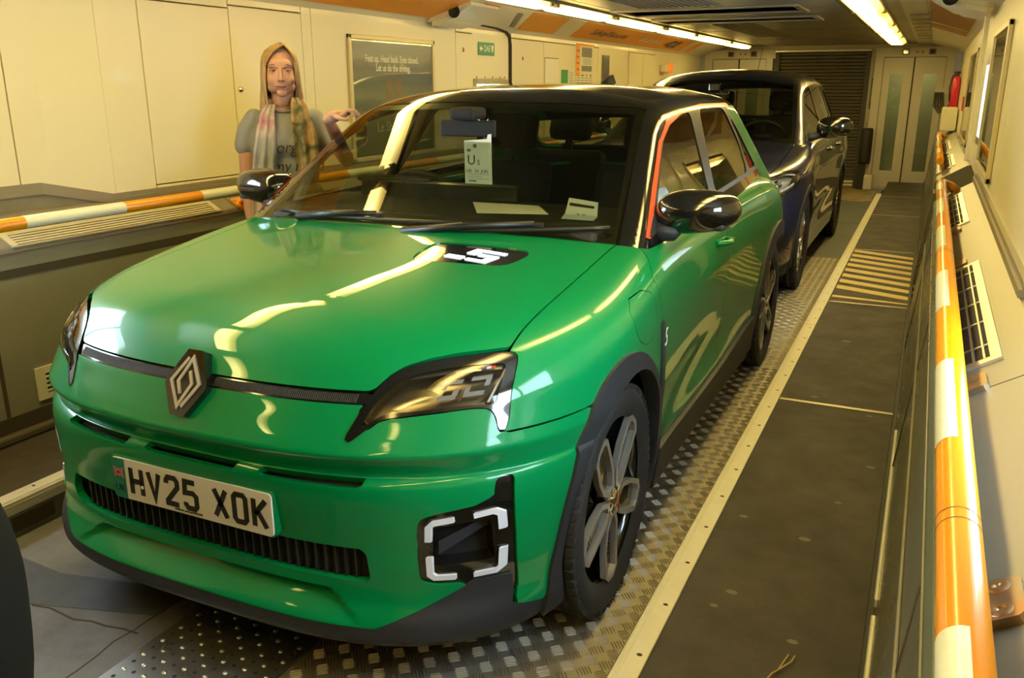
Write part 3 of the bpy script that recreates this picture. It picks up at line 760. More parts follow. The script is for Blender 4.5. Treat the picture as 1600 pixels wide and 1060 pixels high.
# roller shutter between the doors
sh = empty('roller_shutter', (-1.55,13.9,0), 'dark grey slatted roller shutter between the two end doors', 'shutter')
g_ = MB(); g_.box(-.66,-.60,-.03,.09,.01,1.96); g_.build('guide_rail', mat('shutter_dark',(.05,.045,.035),.5), sh)
g_ = MB(); g_.box(.60,.66,-.03,.09,.01,1.96); g_.build('guide_rail', mat('shutter_dark',(.05,.045,.035),.5), sh)
g_ = MB(); g_.box(-.66,.66,-.06,-.04,1.945,1.965); g_.build('top_rail', ALUM, sh)
for k in range(38):
    z = .12+k*.048; q = MB()
    vs = [(z,0),(z+.006,-.012),(z+.030,-.016),(z+.044,-.004),(z+.044,.02),(z,.02)]
    q.prism([(y,zz) for zz,y in vs][::-1], -.6, .6, lambda u,v,h: (h,u+.03,v)); q.build('slat', mat('shutter_slat',(.135,.12,.095),.42,.45), sh)
g_ = MB(); g_.box(-.6,.6,0,.05,.005,.12,bev=.01); g_.build('bottom_bar', mat('shutter_bar',(.40,.37,.30),.35,.6), sh)
for z0 in (.03,.075): 
    g_ = MB(); g_.box(-.6,.6,-.02,.0,z0,z0+.035,bev=.01); g_.build('bottom_rib', ALUM, sh)
# end doors
def enddoor(cx, n):
    d_ = empty('door_%d' % n, (cx,13.98,0), kind='structure')
    f_ = MB(); f_.box(-.52,-.405,-.06,.03,0,1.86); f_.box(.405,.50,-.06,.03,0,1.86); f_.box(-.52,.56,-.06,.03,1.86,1.985); f_.build('door_frame', STEEL, d_)
    f_ = MB(); f_.box(-.405,.405,-.02,.0,.03,1.86); 
    fb_ = MB(); fb_.box(-.41,-.400,-.045,-.03,.03,1.862); fb_.box(.400,.41,-.045,-.03,.03,1.862); fb_.box(-.41,.41,-.045,-.03,1.852,1.866); fb_.box(-.012,.006,-.05,-.02,.03,1.852); fb_.build('door_gasket', SEAM, d_)
    for sx in (-1,1):
        x0,x1 = sorted((sx*.008, sx*.398)); a,b = (x0+.095, x0+.265) if sx < 0 else (x0+.125,x0+.30)
        l_ = MB(); zb, zt = .275, 1.625
        for q in ((x0,a,.04,1.85),(b,x1,.04,1.85),(a,b,.04,zb),(a,b,zt,1.85)): l_.box(q[0],q[1],-.042,-.012,q[2],q[3])
        lf = l_.build('door_leaf', STEEL, d_)
        g_ = MB(); g_.box(a,b,-.030,-.026,zb,zt); g_.build('door_glass', glass('door_glass_tint',(.80,.82,.66),1.45) if 'door_glass_tint' not in MATS else MATS['door_glass_tint'], lf)
        r_ = MB()
        for z in np.arange(.12,1.8,.14):
            for xx in (x0+.012,x1-.012): r_.box(xx-.004,xx+.004,-.045,-.041,z-.004,z+.004)
        r_.build('rivets', mat('rivet_brown',(.25,.18,.08),.5), lf, kind='stuff')
    for x in (-.13,.21):
        b_ = MB(); b_.box(x-.045,x+.045,-.08,-.06,1.885,1.965,bev=.006); bb = b_.build('door_indicator', mat('box_grey',(.25,.23,.18),.5), d_)
        b_ = MB(); b_.box(x-.03,x+.03,-.084,-.079,1.90,1.95); b_.build('indicator_face', BLACKG if 'gloss_black' in MATS else mat('ind_black',(.01,.01,.01),.3), bb)
    for x in (.015,.085):
        b_ = MB(); b_.sphere((x,-.062,1.925),(.012,.008,.012),10,6); b_.build('door_button', mat('button_red',(.25,.05,.03),.5), d_)
    b_ = MB(); b_.box(-.52,.52,-.09,-.0,.0,.028); b_.build('threshold', ALUM, d_)
    return d_
enddoor(-.312,1); enddoor(-2.75,2)
# vestibules seen through the door glass
vb = MB(); 
for cx in (-.31,-2.75): vb.box(cx-.6,cx+.6,14.1,15.6,-.02,.0)
vb.build('floor_vestibule', mat('vestibule_floor',(.42,.36,.18),.5), kind='structure')
vb = MB(); vb.box(-3.6,.5,15.6,15.7,0,2.1); vb.box(-3.6,.5,14.1,15.7,2.05,2.1)
for cx in (-.31,-2.75):
    for sx in (-1,1): vb.box(cx+sx*.62-.02,cx+sx*.62+.02,14.1,15.6,0,2.1)
vb.build('wall_vestibule', mat('vestibule_wall',(.24,.24,.17),.5), kind='structure')
for cx in (-.31,-2.75):  # added glowing panels, only there to brighten the view through the door glass
    vl = empty('vestibule_fill', (cx,15.0,2.03), 'added fill light, unseen, behind the %s end door' % ('right' if cx > -1 else 'left'), 'lamp')
    q = MB(); q.box(-.2,.2,-.2,.2,-.01,0); q.build('diffuser', mat('vestibule_fill_glow',(1,1,1),.5,emit=(1,.85,.5),es=30), vl)
# ------------------------------------------------------------------ shared car pieces
def tyre_mb(R, w, rim):
    mb = MB(); fr = lambda x,y,h: (h, x, y)
    h = w/2
    prof = [(rim-.012,-h*.82),(rim+.01,-h*.95),(rim+(R-rim)*.5,-h*1.03),(R-.022,-h*.97),(R-.006,-h*.84)]
    g = [-.62,-.58,-.24,-.20,.20,.24,.58,.62]
    for k, x in enumerate(g):
        d = .007 if k%4 in (1,2) else 0
        prof.append((R-(.009 if (k//2)%1==0 and k%2==1 else .0)-0*d, h*x)) if False else None
    for x in (-.60,-.20,.20,.60):
        prof += [(R-.001,h*(x-.035)),(R-.010,h*(x-.03)),(R-.010,h*(x+.03)),(R-.001,h*(x+.035))]
    prof += [(R-.006,h*.84),(R-.022,h*.97),(rim+(R-rim)*.5,h*1.03),(rim+.01,h*.95),(rim-.012,h*.82)]
    mb.lathe(prof, 96, fr, closed=False)
    # shoulder blocks
    for k in range(64):
        a = 2*math.pi*k/64
        for s in (-1,1):
            M = Matrix.Rotation(a, 4, 'X')
            mb.box(*sorted((s*h*.70, s*h*.94)), -.0105, .0105, R-.02, R-.001, M)
    return mb

def wheel(parent, name, pos, side, R=.335, w=.19, rim=.232, style='green', rot=0.0):
    if style == 'green': rim = .251
    """side +1 faces +x; part with sub-parts"""
    s = side
    fr = lambda x,y,h: (s*h, x, y)
    rb = MB(); h = w/2
    rb.lathe([(rim-.006,-h*.8),(rim-.022,-h*.75),(rim-.03,0),(rim-.02,h*.62),(rim-.008,h*.80),(rim+.004,h*.84),(rim+.006,h*.80)], 64, fr)
    rb.lathe([(.0,h*.20),(.10,h*.20),(rim-.03,h*.05)], 48, fr)
    W_ = rb.build(name, BLACKG if style == 'green' else ALLOY, parent, loc=pos)
    t = tyre_mb(R, w, rim); t.build('tyre', RUBBER, W_)
    d = MB(); d.lathe([(.06,h*.12),(.15,h*.12),(.15,h*.02),(.06,h*.02)], 32, fr); d.build('brake_disc', mat('brake_steel',(.25,.22,.19),.4,.9), W_)
    if style == 'green':
        sp = MB(); bk = MB()
        for k in range(5):
            a0 = rot + k*2*math.pi/5
            ca, sa = math.cos(a0), math.sin(a0)
            def f2(u, v, hh, ca=ca, sa=sa):   # u radial, v tangential
                x = u*sa+v*ca; y = u*ca-v*sa
                return (s*(hh - .035*(1-u/.21)**1*0 - .005*math.sin(min(1,u/.22)*math.pi)), x, y)
            out = [(.045,.014),(.085,.040),(.150,.047),(.224,.042),(.242,.020),(.242,-.020),(.224,-.042),(.150,-.047),(.085,-.040),(.045,-.014)]
            stroke(sp, out, .0150, h*.74, h*.92, f2, closed=True)
            bk.prism([(u*.98,v*.85) for u,v in out], h*.45, h*.74, f2)
            for q in range(7):     # ribbing in the dark window
                bk.prism([(.09+q*.015,-.028),(.094+q*.015,-.028),(.094+q*.015,.028),(.09+q*.015,.028)], h*.74, h*.765, f2)
        bk.build('spoke_backing', BLACKG, W_); sp.build('spokes', MACH, W_)
        hb = MB()
        hb.lathe([(.0,h*.98),(.022,h*.98),(.026,h*.95),(.030,h*.80),(.034,h*.4)], 32, fr)
        for k in range(4):
            M = Matrix.Rotation(k*math.pi/2+.5+rot, 4, 'X')
            hb.box(*sorted((s*h*.80, s*h*.97)), -.011, .011, .012, .050, M, bev=.004)
        hb.build('hub_cap', CHROME, W_)
        text_mb('RENAULT', .012, lambda u,v,hh: (s*(h*.985+hh), s*v, u)).build('hub_lettering', mat('red_print',(.55,.03,.02),.4), W_)
    else:
        sp = MB()
        for k in range(5):
            a0 = rot+k*2*math.pi/5
            for sg in (-1,1):
                ca, sa = math.cos(a0), math.sin(a0)
                def f2(u, v, hh, ca=ca, sa=sa): return (s*(hh-.018*math.sin(min(1,u/rim)*math.pi)), u*sa+v*ca, u*ca-v*sa)
                sp.prism([(.035,sg*.004),(.035,sg*.030),(rim*.62,sg*.026),(rim-.012,sg*.052),(rim-.012,sg*.030),(rim*.62,sg*.010)][::sg], h*.45, h*.86, f2)
        sp.build('spokes', ALLOY, W_)
        hb = MB(); hb.lathe([(.0,h*.92),(.028,h*.92),(.034,h*.8),(.045,h*.4)], 24, fr); hb.build('hub_cap', CHROME, W_)
    return W_

def seat(parent, a, b, c=.50, m=None, w=.48):
    mb = MB(); mb.box(a-w/2, a+w/2, b-.25, b+.27, c-.16, c, bev=.05)
    M = Matrix.Translation((a, b+.27, c)) @ Matrix.Rotation(math.radians(-20), 4, 'X')
    mb.box(-w/2, w/2, -.06, .06, -.05, .56, M, bev=.05)
    mb.box(-.02, .02, -.01, .01, .5, .66, M)
    mb.box(-.13, .13, -.05, .05, .62, .80, M, bev=.04)
    return mb.build('seat', m or SEAT, parent)

def steering_wheel(parent, a, b, c, tilt=25, R=.18):
    M = Matrix.Translation((a,b,c)) @ Matrix.Rotation(math.radians(-90-(-tilt)), 4, 'X')
    mb = MB(); pts = [M @ Vector((R*math.cos(t), R*.92*math.sin(t), 0)) for t in np.linspace(0, 2*math.pi, 41)]
    mb.tube(pts, .015, 10, caps=False); mb.box(-.07,.07,-.05,.05,-.03,.01,M,bev=.01)
    mb.box(-R,R,-.015,.015,-.01,.005,M); mb.box(-.015,.015,-R*.9,0,-.01,.005,M)
    return mb.build('steering_wheel', mat('wheel_leather',(.02,.02,.018),.5), parent)

def mirror_part(parent, sgn, a0, b0, c0, a1, b1, c1, m, m2, size=(.125,.10,.075), name='door_mirror'):
    """shell with arm; (a0..) root, (a1..) centre of the shell"""
    mb = MB(); nu, nv = 40, 26; vs = []; fs = []
    for j in range(nv+1):
        t = math.pi*j/nv
        for i in range(nu):
            p = 2*math.pi*i/nu
            e = lambda x, k: math.copysign(abs(x)**k, x)
            dx, dy, dz = math.sin(t)*math.cos(p), math.sin(t)*math.sin(p), math.cos(t); nn = (abs(dx)**2.7+abs(dy)**2.7+abs(dz)**2.7)**(1/2.7)
            x = size[0]*dx/nn; z = size[2]*dz/nn
            y = size[1]*dy/nn
            if y > 0: y *= .45
            z *= 1-.12*x/size[0]
            q_ = abs(x)/size[0]; x *= 1+.05*q_
            vs.append((sgn*(a1+x), b1+y+.10*x, c1+z+.06*x))
    for j in range(nv):
        for i in range(nu):
            f = (j*nu+i, (j+1)*nu+i, (j+1)*nu+(i+1)%nu, j*nu+(i+1)%nu); fs.append(f if sgn > 0 else f[::-1])
    mb.add(vs, fs, True); o = mb.build(name, m, parent)
    lw = MB(); 
    lw.tube([(sgn*(a0-.03),b0,c0),(sgn*(a0+.04),b0,c0+.005),(sgn*(a1-.06),b1,c1-.045)], [.035,.03,.028], 12)
    lw.box(*sorted((sgn*(a1-.11),sgn*(a1+.10))), b1-.07, b1+.02, c1-size[2]*.75, c1-size[2]*.40, bev=.015)
    lw.build('mirror_base', m2, o)
    g = MB(); g.box(*sorted((sgn*(a1-.10),sgn*(a1+.10))), b1+.022, b1+.028, c1-.05, c1+.05, bev=.003); g.build('mirror_glass', CHROME, o)
    return o

# ------------------------------------------------------------------ green hatchback
XC, YF = -1.545, 1.40
def green_car():
    S = Green(); root = empty('car', (XC,YF,0), 'glossy green electric hatchback with black roof and plate HV25 XOK', 'car')
    f = S.body
    bs = np.concatenate([np.arange(.03,.40,.008), np.arange(.40,1.3,.012), np.arange(1.3,2.6,.02), np.arange(2.6,3.9,.014), [3.905,3.912,3.917]])
    side = master_side(S, f, bs, math.radians(-62), math.radians(88), 150)
    front = master_front(S, f, np.concatenate([np.arange(.125,.93,.0075)]), None, None, math.radians(98), 260)
    top = master_top(S, f, np.linspace(-.76,.76,150), np.concatenate([np.arange(.05,.34,.006), np.arange(.34,1.36,.013)]), 1.3, .55)
    # outlines (car coordinates: a across, b back, c up)
    HL_O = [(.435,.700),(.457,.757),(.472,.793),(.495,.826),(.519,.842),(.562,.853),(.612,.859),(.689,.861),(.716,.857),(.728,.845),(.737,.799),(.746,.706),(.732,.705),(.721,.741),(.706,.758),(.680,.761),(.651,.760),(.568,.752),(.523,.747),(.501,.741),(.478,.722),(.448,.694)]
    HL_I = [(.458,.716),(.489,.780),(.516,.815),(.544,.829),(.621,.842),(.706,.842),(.715,.833),(.718,.756),(.706,.766),(.650,.768),(.567,.760),(.522,.757),(.498,.749),(.474,.728)]
    HLs, HIs = smooth_poly(HL_O,1), smooth_poly(HL_I,1)
    HLm = [(-x,y) for x,y in HLs]
    cf = lambda a: np.interp(np.abs(a), [0,.455,.472,.495,.519,.562,.612,.689,.72,.9], [.797,.797,.800,.828,.845,.857,.864,.866,.866,.866])
    gp = .0022
    # hood
    hood_g = lambda V: np.minimum(np.minimum(.700-gp-np.abs(V[:,0])+.012*np.clip((.45-V[:,1])/.3,0,1), V[:,2]-cf(V[:,0])-gp), S_cowl(V))
    def S_cowl(V): return (1.052+.235*V[:,0]**2) - V[:,1]
    VENT = smooth_poly([(.236,.722),(.205,.745),(.190,.890),(.215,.925),(.470,.965),(.512,.935),(.494,.815),(.460,.780)],2)
    H = clip(top, hood_g); H = clip(H, lambda V: -seg_sdf(V[:,0],V[:,1],VENT))
    hood = build_patch(H, 'hood', PAINT, root, .012)
    # vent cover with the charge indicator
    VV = clip(clip(top, hood_g), AB(VENT))
    vt = build_patch(offs(VV,-.004), 'hood_panel', BLACKG, root, .01, label='gloss black charge indicator panel set into the green hood')
    ind = MB()
    def onhood(u, v, h):   # u across, v along
        O_ = np.array([[u,v,.55]]); t,_ = march(f, O_, np.array([[0,0,1.0]]), .6, 60); return (u, v, .55+float(t[0])+h-.003)
    base = (.37,.845)
    def slab(x0,x1,y0,y1,sk=.25):
        q = [(base[0]+x+sk*y, base[1]+y) for x,y in ((x0,y0),(x1,y0),(x1,y1),(x0,y1))]
        ind.prism(q, 0, .002, onhood)
    # a segmented figure five
    slab(-.040,.062,.044,.058); slab(-.040,-.012,.010,.044); slab(.0,.062,.004,.02); slab(.04,.062,-.03,.006); slab(-.005,.062,-.045,-.03); slab(-.075,-.02,-.045,-.022)
    ind.build('charge_indicator', mat('lit_indicator',(.8,.85,1),.4,emit=(.75,.85,1),es=2.2), vt)
    # dark layer below all shut lines
    # fenders
    FR_ARCH = smooth_poly([(.345,.10),(.352,.211),(.380,.388),(.420,.546),(.494,.690),(.600,.768),(.744,.785),(.926,.722),(1.099,.575),(1.190,.406),(1.21,.10)],2)
    RR_ARCH = smooth_poly([(2.80,.10),(2.812,.33),(2.86,.56),(2.985,.735),(3.17,.80),(3.34,.79),(3.52,.72),(3.66,.56),(3.74,.33),(3.76,.10)],2)
    inner_f = lambda V: .372-np.hypot((V[:,1]-.762)*np.where(V[:,1]<.762,1.04,.97), V[:,2]-.336)
    inner_r = lambda V: .385-np.hypot(V[:,1]-3.28, V[:,2]-.336)
    notF = lambda V: -seg_sdf(V[:,1],V[:,2],FR_ARCH); notR = lambda V: -seg_sdf(V[:,1],V[:,2],RR_ARCH)
    cline = lambda V: V[:,2]-.7035
    hl_clear = lambda V: -seg_sdf(V[:,0],V[:,2],HLs)-gp
    def region(*gs): return lambda V: np.minimum.reduce([g(V) for g in gs])
    hoodedge = lambda V: V[:,0]-.700-gp-.012*np.clip((.45-V[:,1])/.3,0,1)
    doorx = lambda V: np.interp(V[:,2],[.2,.54,.64,.80,.92,.99,1.1],[1.20,1.185,1.15,1.080,1.055,1.19,1.25])
    cowl_lim = lambda V: np.interp(V[:,2], [.2,.96,.99,1.0,1.03], [9,9,1.20,1.19,1.14])-V[:,1]
    fen_g = region(cline, hoodedge, notF, lambda V: doorx(V)-gp-V[:,1], lambda V: np.where(V[:,0] > .70, 9.0, 9.0))
    pr = lambda P: (P, mirror(P))
    FL = clip(side, fen_g); FL = clip(FL, lambda V: np.where(V[:,1] < .5, -seg_sdf(V[:,0],V[:,2],HLs)-gp, 1.0))
    FL = clip(FL, lambda V: V[:,1]-.20)
    FLAP = smooth_poly([(.785,.897),(.975,.908),(1.018,.835),(1.020,.772),(.925,.745),(.80,.80)],1)
    for sg in (1,-1):
        P = FL
        if sg == 1:
            fl = clip(P, BC(FLAP)); P = clip(P, lambda V: -seg_sdf(V[:,1],V[:,2],FLAP)-.0025)
            build_patch(fl, 'charge_flap', PAINT, root, .006)
        build_patch(P if sg == 1 else mirror(P), 'front_fender', PAINT, root, .012)
    # fender strip below the line, ahead of the door
    LF = clip(side, region(lambda V: .7035-2*gp-V[:,2]+9*(V[:,1]>.8), notF, lambda V: doorx(V)-gp-V[:,1], lambda V: V[:,1]-.8, lambda V: V[:,2]-.30))
    LF = clip(LF, lambda V: .7035-V[:,2])
    for P in pr(LF): build_patch(P, 'fender_rear_section', PAINT, root, .012)
    # dark vertical blade with figure
    BL = clip(side, BC([(1.073,.790),(1.115,.770),(1.185,.540),(1.20,.33),(1.15,.33),(1.13,.540)]))
    for k, P in enumerate(pr(BL)):
        b_ = build_patch(offs(P,.004), 'fender_blade', CLAD, root, .006)
        if k == 0:
            def fb(u,v,h):
                O_ = np.array([[.3,u,v]]); t,_ = march(f, O_, np.array([[1.0,0,0]]), .8, 50); return (.3+float(t[0])+.005+h, u, v)
            text_mb('5', .085, lambda u,v,h: fb(1.136+u*.8, .715+v, h)).build('blade_figure', WHITE, b_)
    # doors
    belt = lambda V: np.interp(V[:,1],[1.0,1.25,2.1,2.95,3.4],[1.000,1.016,1.048,1.075,1.08])
    cut_belt = lambda V: belt(V)-.012-V[:,2]
    def dx2(V): return np.interp(V[:,2],[.25,.9,1.1],[2.10,2.10,2.12])
    sillc = lambda V: V[:,2]-np.interp(V[:,1],[1.1,2.2,2.8],[.325,.335,.385])
    rdoor = lambda V: np.interp(V[:,2],[.3,.50,.75,1.1],[2.76,2.80,2.92,3.02])
    D1 = clip(side, region(lambda V: V[:,1]-doorx(V)-gp, lambda V: dx2(V)-gp-V[:,1], cut_belt, sillc))
    D2 = clip(side, region(lambda V: V[:,1]-dx2(V)-gp, lambda V: rdoor(V)-gp-V[:,1], cut_belt, sillc, notR))
    for k, P in enumerate(pr(D1)):
        d = build_patch(P, 'front_door', PAINT, root, .02)
        hb = MB(); sg = 1-2*k
        # handle: scooped cup with a bar
        a_ = float(S.W(np.array(1.98),np.array(.87)))
        def hx(b, c, o=0): 
            t,_ = march(f, np.array([[.3,b,c]]), np.array([[1.0,0,0]]), .8, 50); return .3+float(t[0])+o
        pts = [(sg*hx(1.90,.885,-.004),1.90,.885),(sg*hx(1.92,.885,.022),1.92,.883),(sg*hx(1.98,.875,.034),1.98,.879),(sg*hx(2.05,.872,.026),2.05,.877),(sg*hx(2.075,.872,-.004),2.075,.876)]
        hb.tube(pts, [.012,.013,.013,.013,.012], 12); hb.build('door_handle', PAINT, d)
    for P in pr(D2): build_patch(P, 'rear_door', PAINT, root, .02)
    RQ = clip(side, region(lambda V: V[:,1]-rdoor(V)-gp, notR, lambda V: np.where(V[:,1] < 3.02, belt(V)-.012-V[:,2], 1.0), lambda V: V[:,2]-.20, lambda V: V[:,0]-.302))
    for P in pr(RQ): build_patch(P, 'rear_quarter', PAINT, root, .015)
    TOPR = master_top(S, f, np.linspace(-.80,.80,50), np.arange(2.95,3.9,.02), 1.3, .55)
    build_patch(clip(TOPR, lambda V: V[:,1]-3.4), 'tailgate', PAINT, root, .01)
    cowl = clip(top, lambda V: -S_cowl(V)-gp)
    cowl = clip(cowl, lambda V: .70-gp-np.abs(V[:,0]))
    build_patch(offs(cowl,-.012), 'cowl', BLACKG, root, .01)
    TM = master_top(S, f, np.linspace(-.80,.80,60), np.arange(1.10,3.0,.03), 1.3, .55)
    build_patch(clip(offs(TM,-.02), lambda V: np.minimum(.79-np.abs(V[:,0]), np.abs(V[:,0])-.66)), 'door_top_trim', CLAD, root, .01)
    # arches and sills
    ringF = region(BC(FR_ARCH), lambda V: -inner_f(V), lambda V: V[:,2]-.18, lambda V: V[:,0]-.3)
    ringR = region(BC(RR_ARCH), lambda V: -inner_r(V), lambda V: V[:,2]-.18, lambda V: V[:,0]-.3)
    for g, nm in ((ringF,'front_wheel_arch'),(ringR,'rear_wheel_arch')):
        for P in pr(offs(clip(side, g), .010)): build_patch(P, nm, CLAD, root, .05)
    SL = clip(side, region(lambda V: np.interp(V[:,1],[1.1,2.2,2.8],[.322,.332,.382])-V[:,2], lambda V: V[:,2]-.165, lambda V: V[:,1]-1.19, lambda V: 2.815-V[:,1], lambda V: V[:,0]-.3))
    for P in pr(offs(SL,.016)): build_patch(P, 'sill_cladding', CLAD, root, .05)
    # arch liners and underbody
    for b0 in (.745,3.28):
        for sg in (1,-1):
            ln = MB(); ln.lathe([(.378,.790*sg),(.378,.52*sg),(.05,.52*sg)], 24, lambda x,y,h: (h, b0+.012+x, .336+y), a0=-.35, a1=math.pi+.35)
            ln.build('wheel_arch_liner', DARK, root)
    ub = MB(); ub.box(-.66,.66,.20,3.80,.17,.33); ub.box(-.50,.50,.12,3.86,.30,.62); ub.box(-.78,.78,1.25,2.75,.2,.34)
    ub.box(-.55,.55,.28,.60,.3,.75); ub.box(-.60,.60,3.4,3.85,.5,.90)
    ub.build('underbody', DARK, root)
    # front bumper
    SLOTS = [(-.473,-.205),(-.142,.150),(.214,.480)]
    GR = [(-.520,.385),(-.498,.430),(.462,.430),(.476,.418),(.484,.352),(.470,.346),(-.46,.346),(-.505,.36)]
    FOG = [(.590,.375),(.590,.500),(.606,.524),(.735,.545),(.735,.592),(.742,.600),(.762,.600),(.768,.585),(.772,.42),(.772,.26),(.700,.26),(.700,.340),(.600,.345)]
    FOG = smooth_poly(FOG,1)
    low = lambda V: V[:,2]-np.interp(np.abs(V[:,0]), [0,.505,.60,.700,.704,.768,.772,.83], [.240,.240,.285,.345,.345,.34,.258,.215])
    nofog = lambda V: -seg_sdf(np.abs(V[:,0]),V[:,2],FOG)
    toplim = lambda V: np.where(np.abs(V[:,0]) < .46, .772, np.where(np.abs(V[:,0]) < .745, 9.0, .7035-gp))-V[:,2]
    A_ = np.abs
    def bump_top(V):
        a = np.abs(V[:,0]); sd = seg_sdf(a, V[:,2], HLs)
        under = np.interp(a, [0,.448,.478,.501,.523,.568,.651,.680,.706,.721,.732,.746,.747,1], [.772,.772,.720,.741,.747,.752,.760,.761,.758,.741,.705,.705,.7013,.7013])
        return np.where(a < .46, np.minimum(.772-V[:,2], -sd), np.minimum(under-gp-V[:,2], 9))
    archF = lambda V: np.where(V[:,1] > .2, -seg_sdf(V[:,1],V[:,2],FR_ARCH), 1.0)
    FB = clip(front, region(bump_top, low, archF, lambda V: .62-V[:,1]))
    FB = clip(FB, nofog); FB = clip(FB, lambda V: -seg_sdf(V[:,0],V[:,2],GR))
    for s0, s1 in SLOTS:
        FB = clip(FB, (lambda s0,s1: lambda V: -seg_sdf(V[:,0],V[:,2],[(s0,.594),(s0,.606),(s1,.606),(s1-.004,.594),(s1-.012,.590),(s0+.012,.590)]))(s0,s1))
    bumper = build_patch(FB, 'front_bumper', PAINT, root, .02)
    # upper band between hood strip and bumper is the same skin; the dark strip
    ST = clip(front, lambda V: np.minimum(np.minimum(.797-gp*.5-V[:,2], V[:,2]-.772-gp*.5), .468+.35*(V[:,2]-.785)-np.abs(V[:,0])))
    strip = build_patch(offs(ST,-.003), 'front_strip', BLACKG, root, .01)
    rb = MB()
    for k in range(-88,89):
        a = k*.005
        if abs(a) < .062: continue
        pts = []
        for c in (.776,.784,.792):
            t,_ = march(f, np.array([[a,.8,c]]), np.array([[0,-1.0,0]]), .9, 40); pts.append((a,.8-float(t[0]),c))
        rb.add([(a-.0012,pts[0][1]-.0005,pts[0][2]),(a+.0012,pts[0][1]-.0005,pts[0][2]),(a+.0012,pts[2][1]-.0005,pts[2][2]),(a-.0012,pts[2][1]-.0005,pts[2][2]),
                (a-.0012,pts[0][1]+.004,pts[0][2]),(a+.0012,pts[0][1]+.004,pts[0][2]),(a+.0012,pts[2][1]+.004,pts[2][2]),(a-.0012,pts[2][1]+.004,pts[2][2])],[(0,1,2,3),(0,4,5,1),(1,5,6,2),(2,6,7,3),(3,7,4,0)])
    rb.build('strip_ribbing', CLAD, strip, kind='stuff')
    # black recess panels behind slots and grille
    RC = clip(front, lambda V: np.minimum(np.minimum(V[:,2]-.33, .62-V[:,2]), .535-np.abs(V[:,0])))
    build_patch(offs(RC,-.035), 'grille_recess', DARK, root, .0)
    SLT = MB()
    for k in range(-17,18):
        a = k*.026; t,_ = march(f, np.array([[a,.8,.39]]), np.array([[0,-1.0,0]]), .9, 40); y = .8-float(t[0])
        SLT.box(a-.0025, a+.0025, y+.012, y+.034, .348, .428)
    SLT.build('grille_vanes', CLAD, bumper, kind='stuff')
    # pressed lip fold
    lipm = MB()
    def onfront(a, c, o=0):
        t,_ = march(f, np.array([[a,.8,c]]), np.array([[0,-1.0,0]]), .95, 60); return (a, .8-float(t[0])-o, c)
    TRZ = smooth_poly([(-.384,.316),(.379,.316),(.405,.309),(.478,.249),(-.478,.252),(-.41,.309)],1)
    # lower black lip
    LB = clip(front, region(lambda V: -low(V)-.001, lambda V: V[:,2]-np.interp(V[:,1],[0,.15,.40],[.185,.185,.18]), lambda V: .45-V[:,1], archF, lambda V: np.where(np.abs(V[:,0])<.70,1.0, -seg_sdf(np.abs(V[:,0]),V[:,2],[(.766,.70),(.766,.26),(.77,.258),(.83,.215),(.86,.215),(.9,.7)]))))
    build_patch(offs(LB,-.002), 'lower_lip', CLAD, root, .03)
    # fog lamp units
    FR2 = [(.596,.372),(.596,.498),(.610,.516),(.745,.532),(.757,.520),(.762,.42),(.760,.352),(.745,.340),(.610,.348)]
    for sg in (1,-1):
        P = clip(front, lambda V: seg_sdf(sg*V[:,0],V[:,2],FOG)+.001)
        HOLE = [(.622,.392),(.622,.488),(.732,.500),(.738,.392)]
        P1 = clip(P, lambda V: -seg_sdf(sg*V[:,0],V[:,2],HOLE))
        unit = build_patch(offs(P1,-.008), 'lamp_surround', BLACKG, root, .05)
        P2 = clip(P, lambda V: seg_sdf(sg*V[:,0],V[:,2],[(.60,.36),(.60,.51),(.76,.53),(.765,.35)]))
        build_patch(offs(P2,-.055), 'lamp_recess', DARK, unit, 0)
        vane = MB()
        for (p,q,r_,s_) in (((.628,.418),(.628,.452),(.69,.482),(.69,.462)),):
            A1 = [np.array(onfront(sg*x,z,-.012)) for x,z in (p,q)]; A2 = [np.array(onfront(sg*x,z,-.05)) for x,z in ((.71,.470),(.71,.492))]
            q4 = [A1[0],A2[0],A2[1],A1[1]]; n_ = np.array([0,.006,-.003])
            vane.add([*q4,*[v+n_ for v in q4]],[(0,1,2,3),(4,7,6,5),(0,4,5,1),(1,5,6,2),(2,6,7,3),(3,7,4,0)])
        vane.build('lamp_vane', CLAD, unit)
        # four L shaped light bars
        def Lbar(pts, w=.0125):
            m_ = MB(); stroke(m_, pts, w, .0, .009, lambda u,v,h: tuple(np.array(onfront(sg*u,v,h-.010)))); return m_
        for pts in ([(.611,.455),(.613,.492),(.622,.502),(.662,.508)],[(.700,.513),(.736,.517),(.747,.508),(.749,.468)],
                    [(.612,.415),(.614,.370),(.624,.361),(.664,.360)],[(.698,.360),(.736,.360),(.747,.370),(.749,.418)]):
            if sg < 0: pts = pts[::-1]
            Lbar(pts).build('light_bar', LED, unit)
        # headlamps
        HP = clip(front, lambda V: seg_sdf(sg*V[:,0],V[:,2],HLs)); 
        HT = clip(HP, lambda V: -seg_sdf(sg*V[:,0],V[:,2],HIs))
        hl = build_patch(offs(HT,.003), 'headlight', BLACKG, root, .05)
        HI = clip(front, lambda V: seg_sdf(sg*V[:,0],V[:,2],HIs)+.004)
        build_patch(offs(HI,-.045), 'reflector', mat('lamp_reflector',(.17,.15,.12),.22,.9), hl, 0)
        build_patch(offs(clip(HI, lambda V: seg_sdf(sg*V[:,0],V[:,2],HIs)+.002),.001), 'lamp_lens', LENS, hl, 0)
        bar = MB()
        def bq(x0,x1,z0,z1,d=-.02):
            q = [(x0,z0),(x1,z0+(x1-x0)*.06),(x1,z1+(x1-x0)*.06),(x0,z1)]
            bar.prism(q if sg>0 else q[::-1], 0, .006, lambda u,v,h: onfront(sg*u,v,d+h))
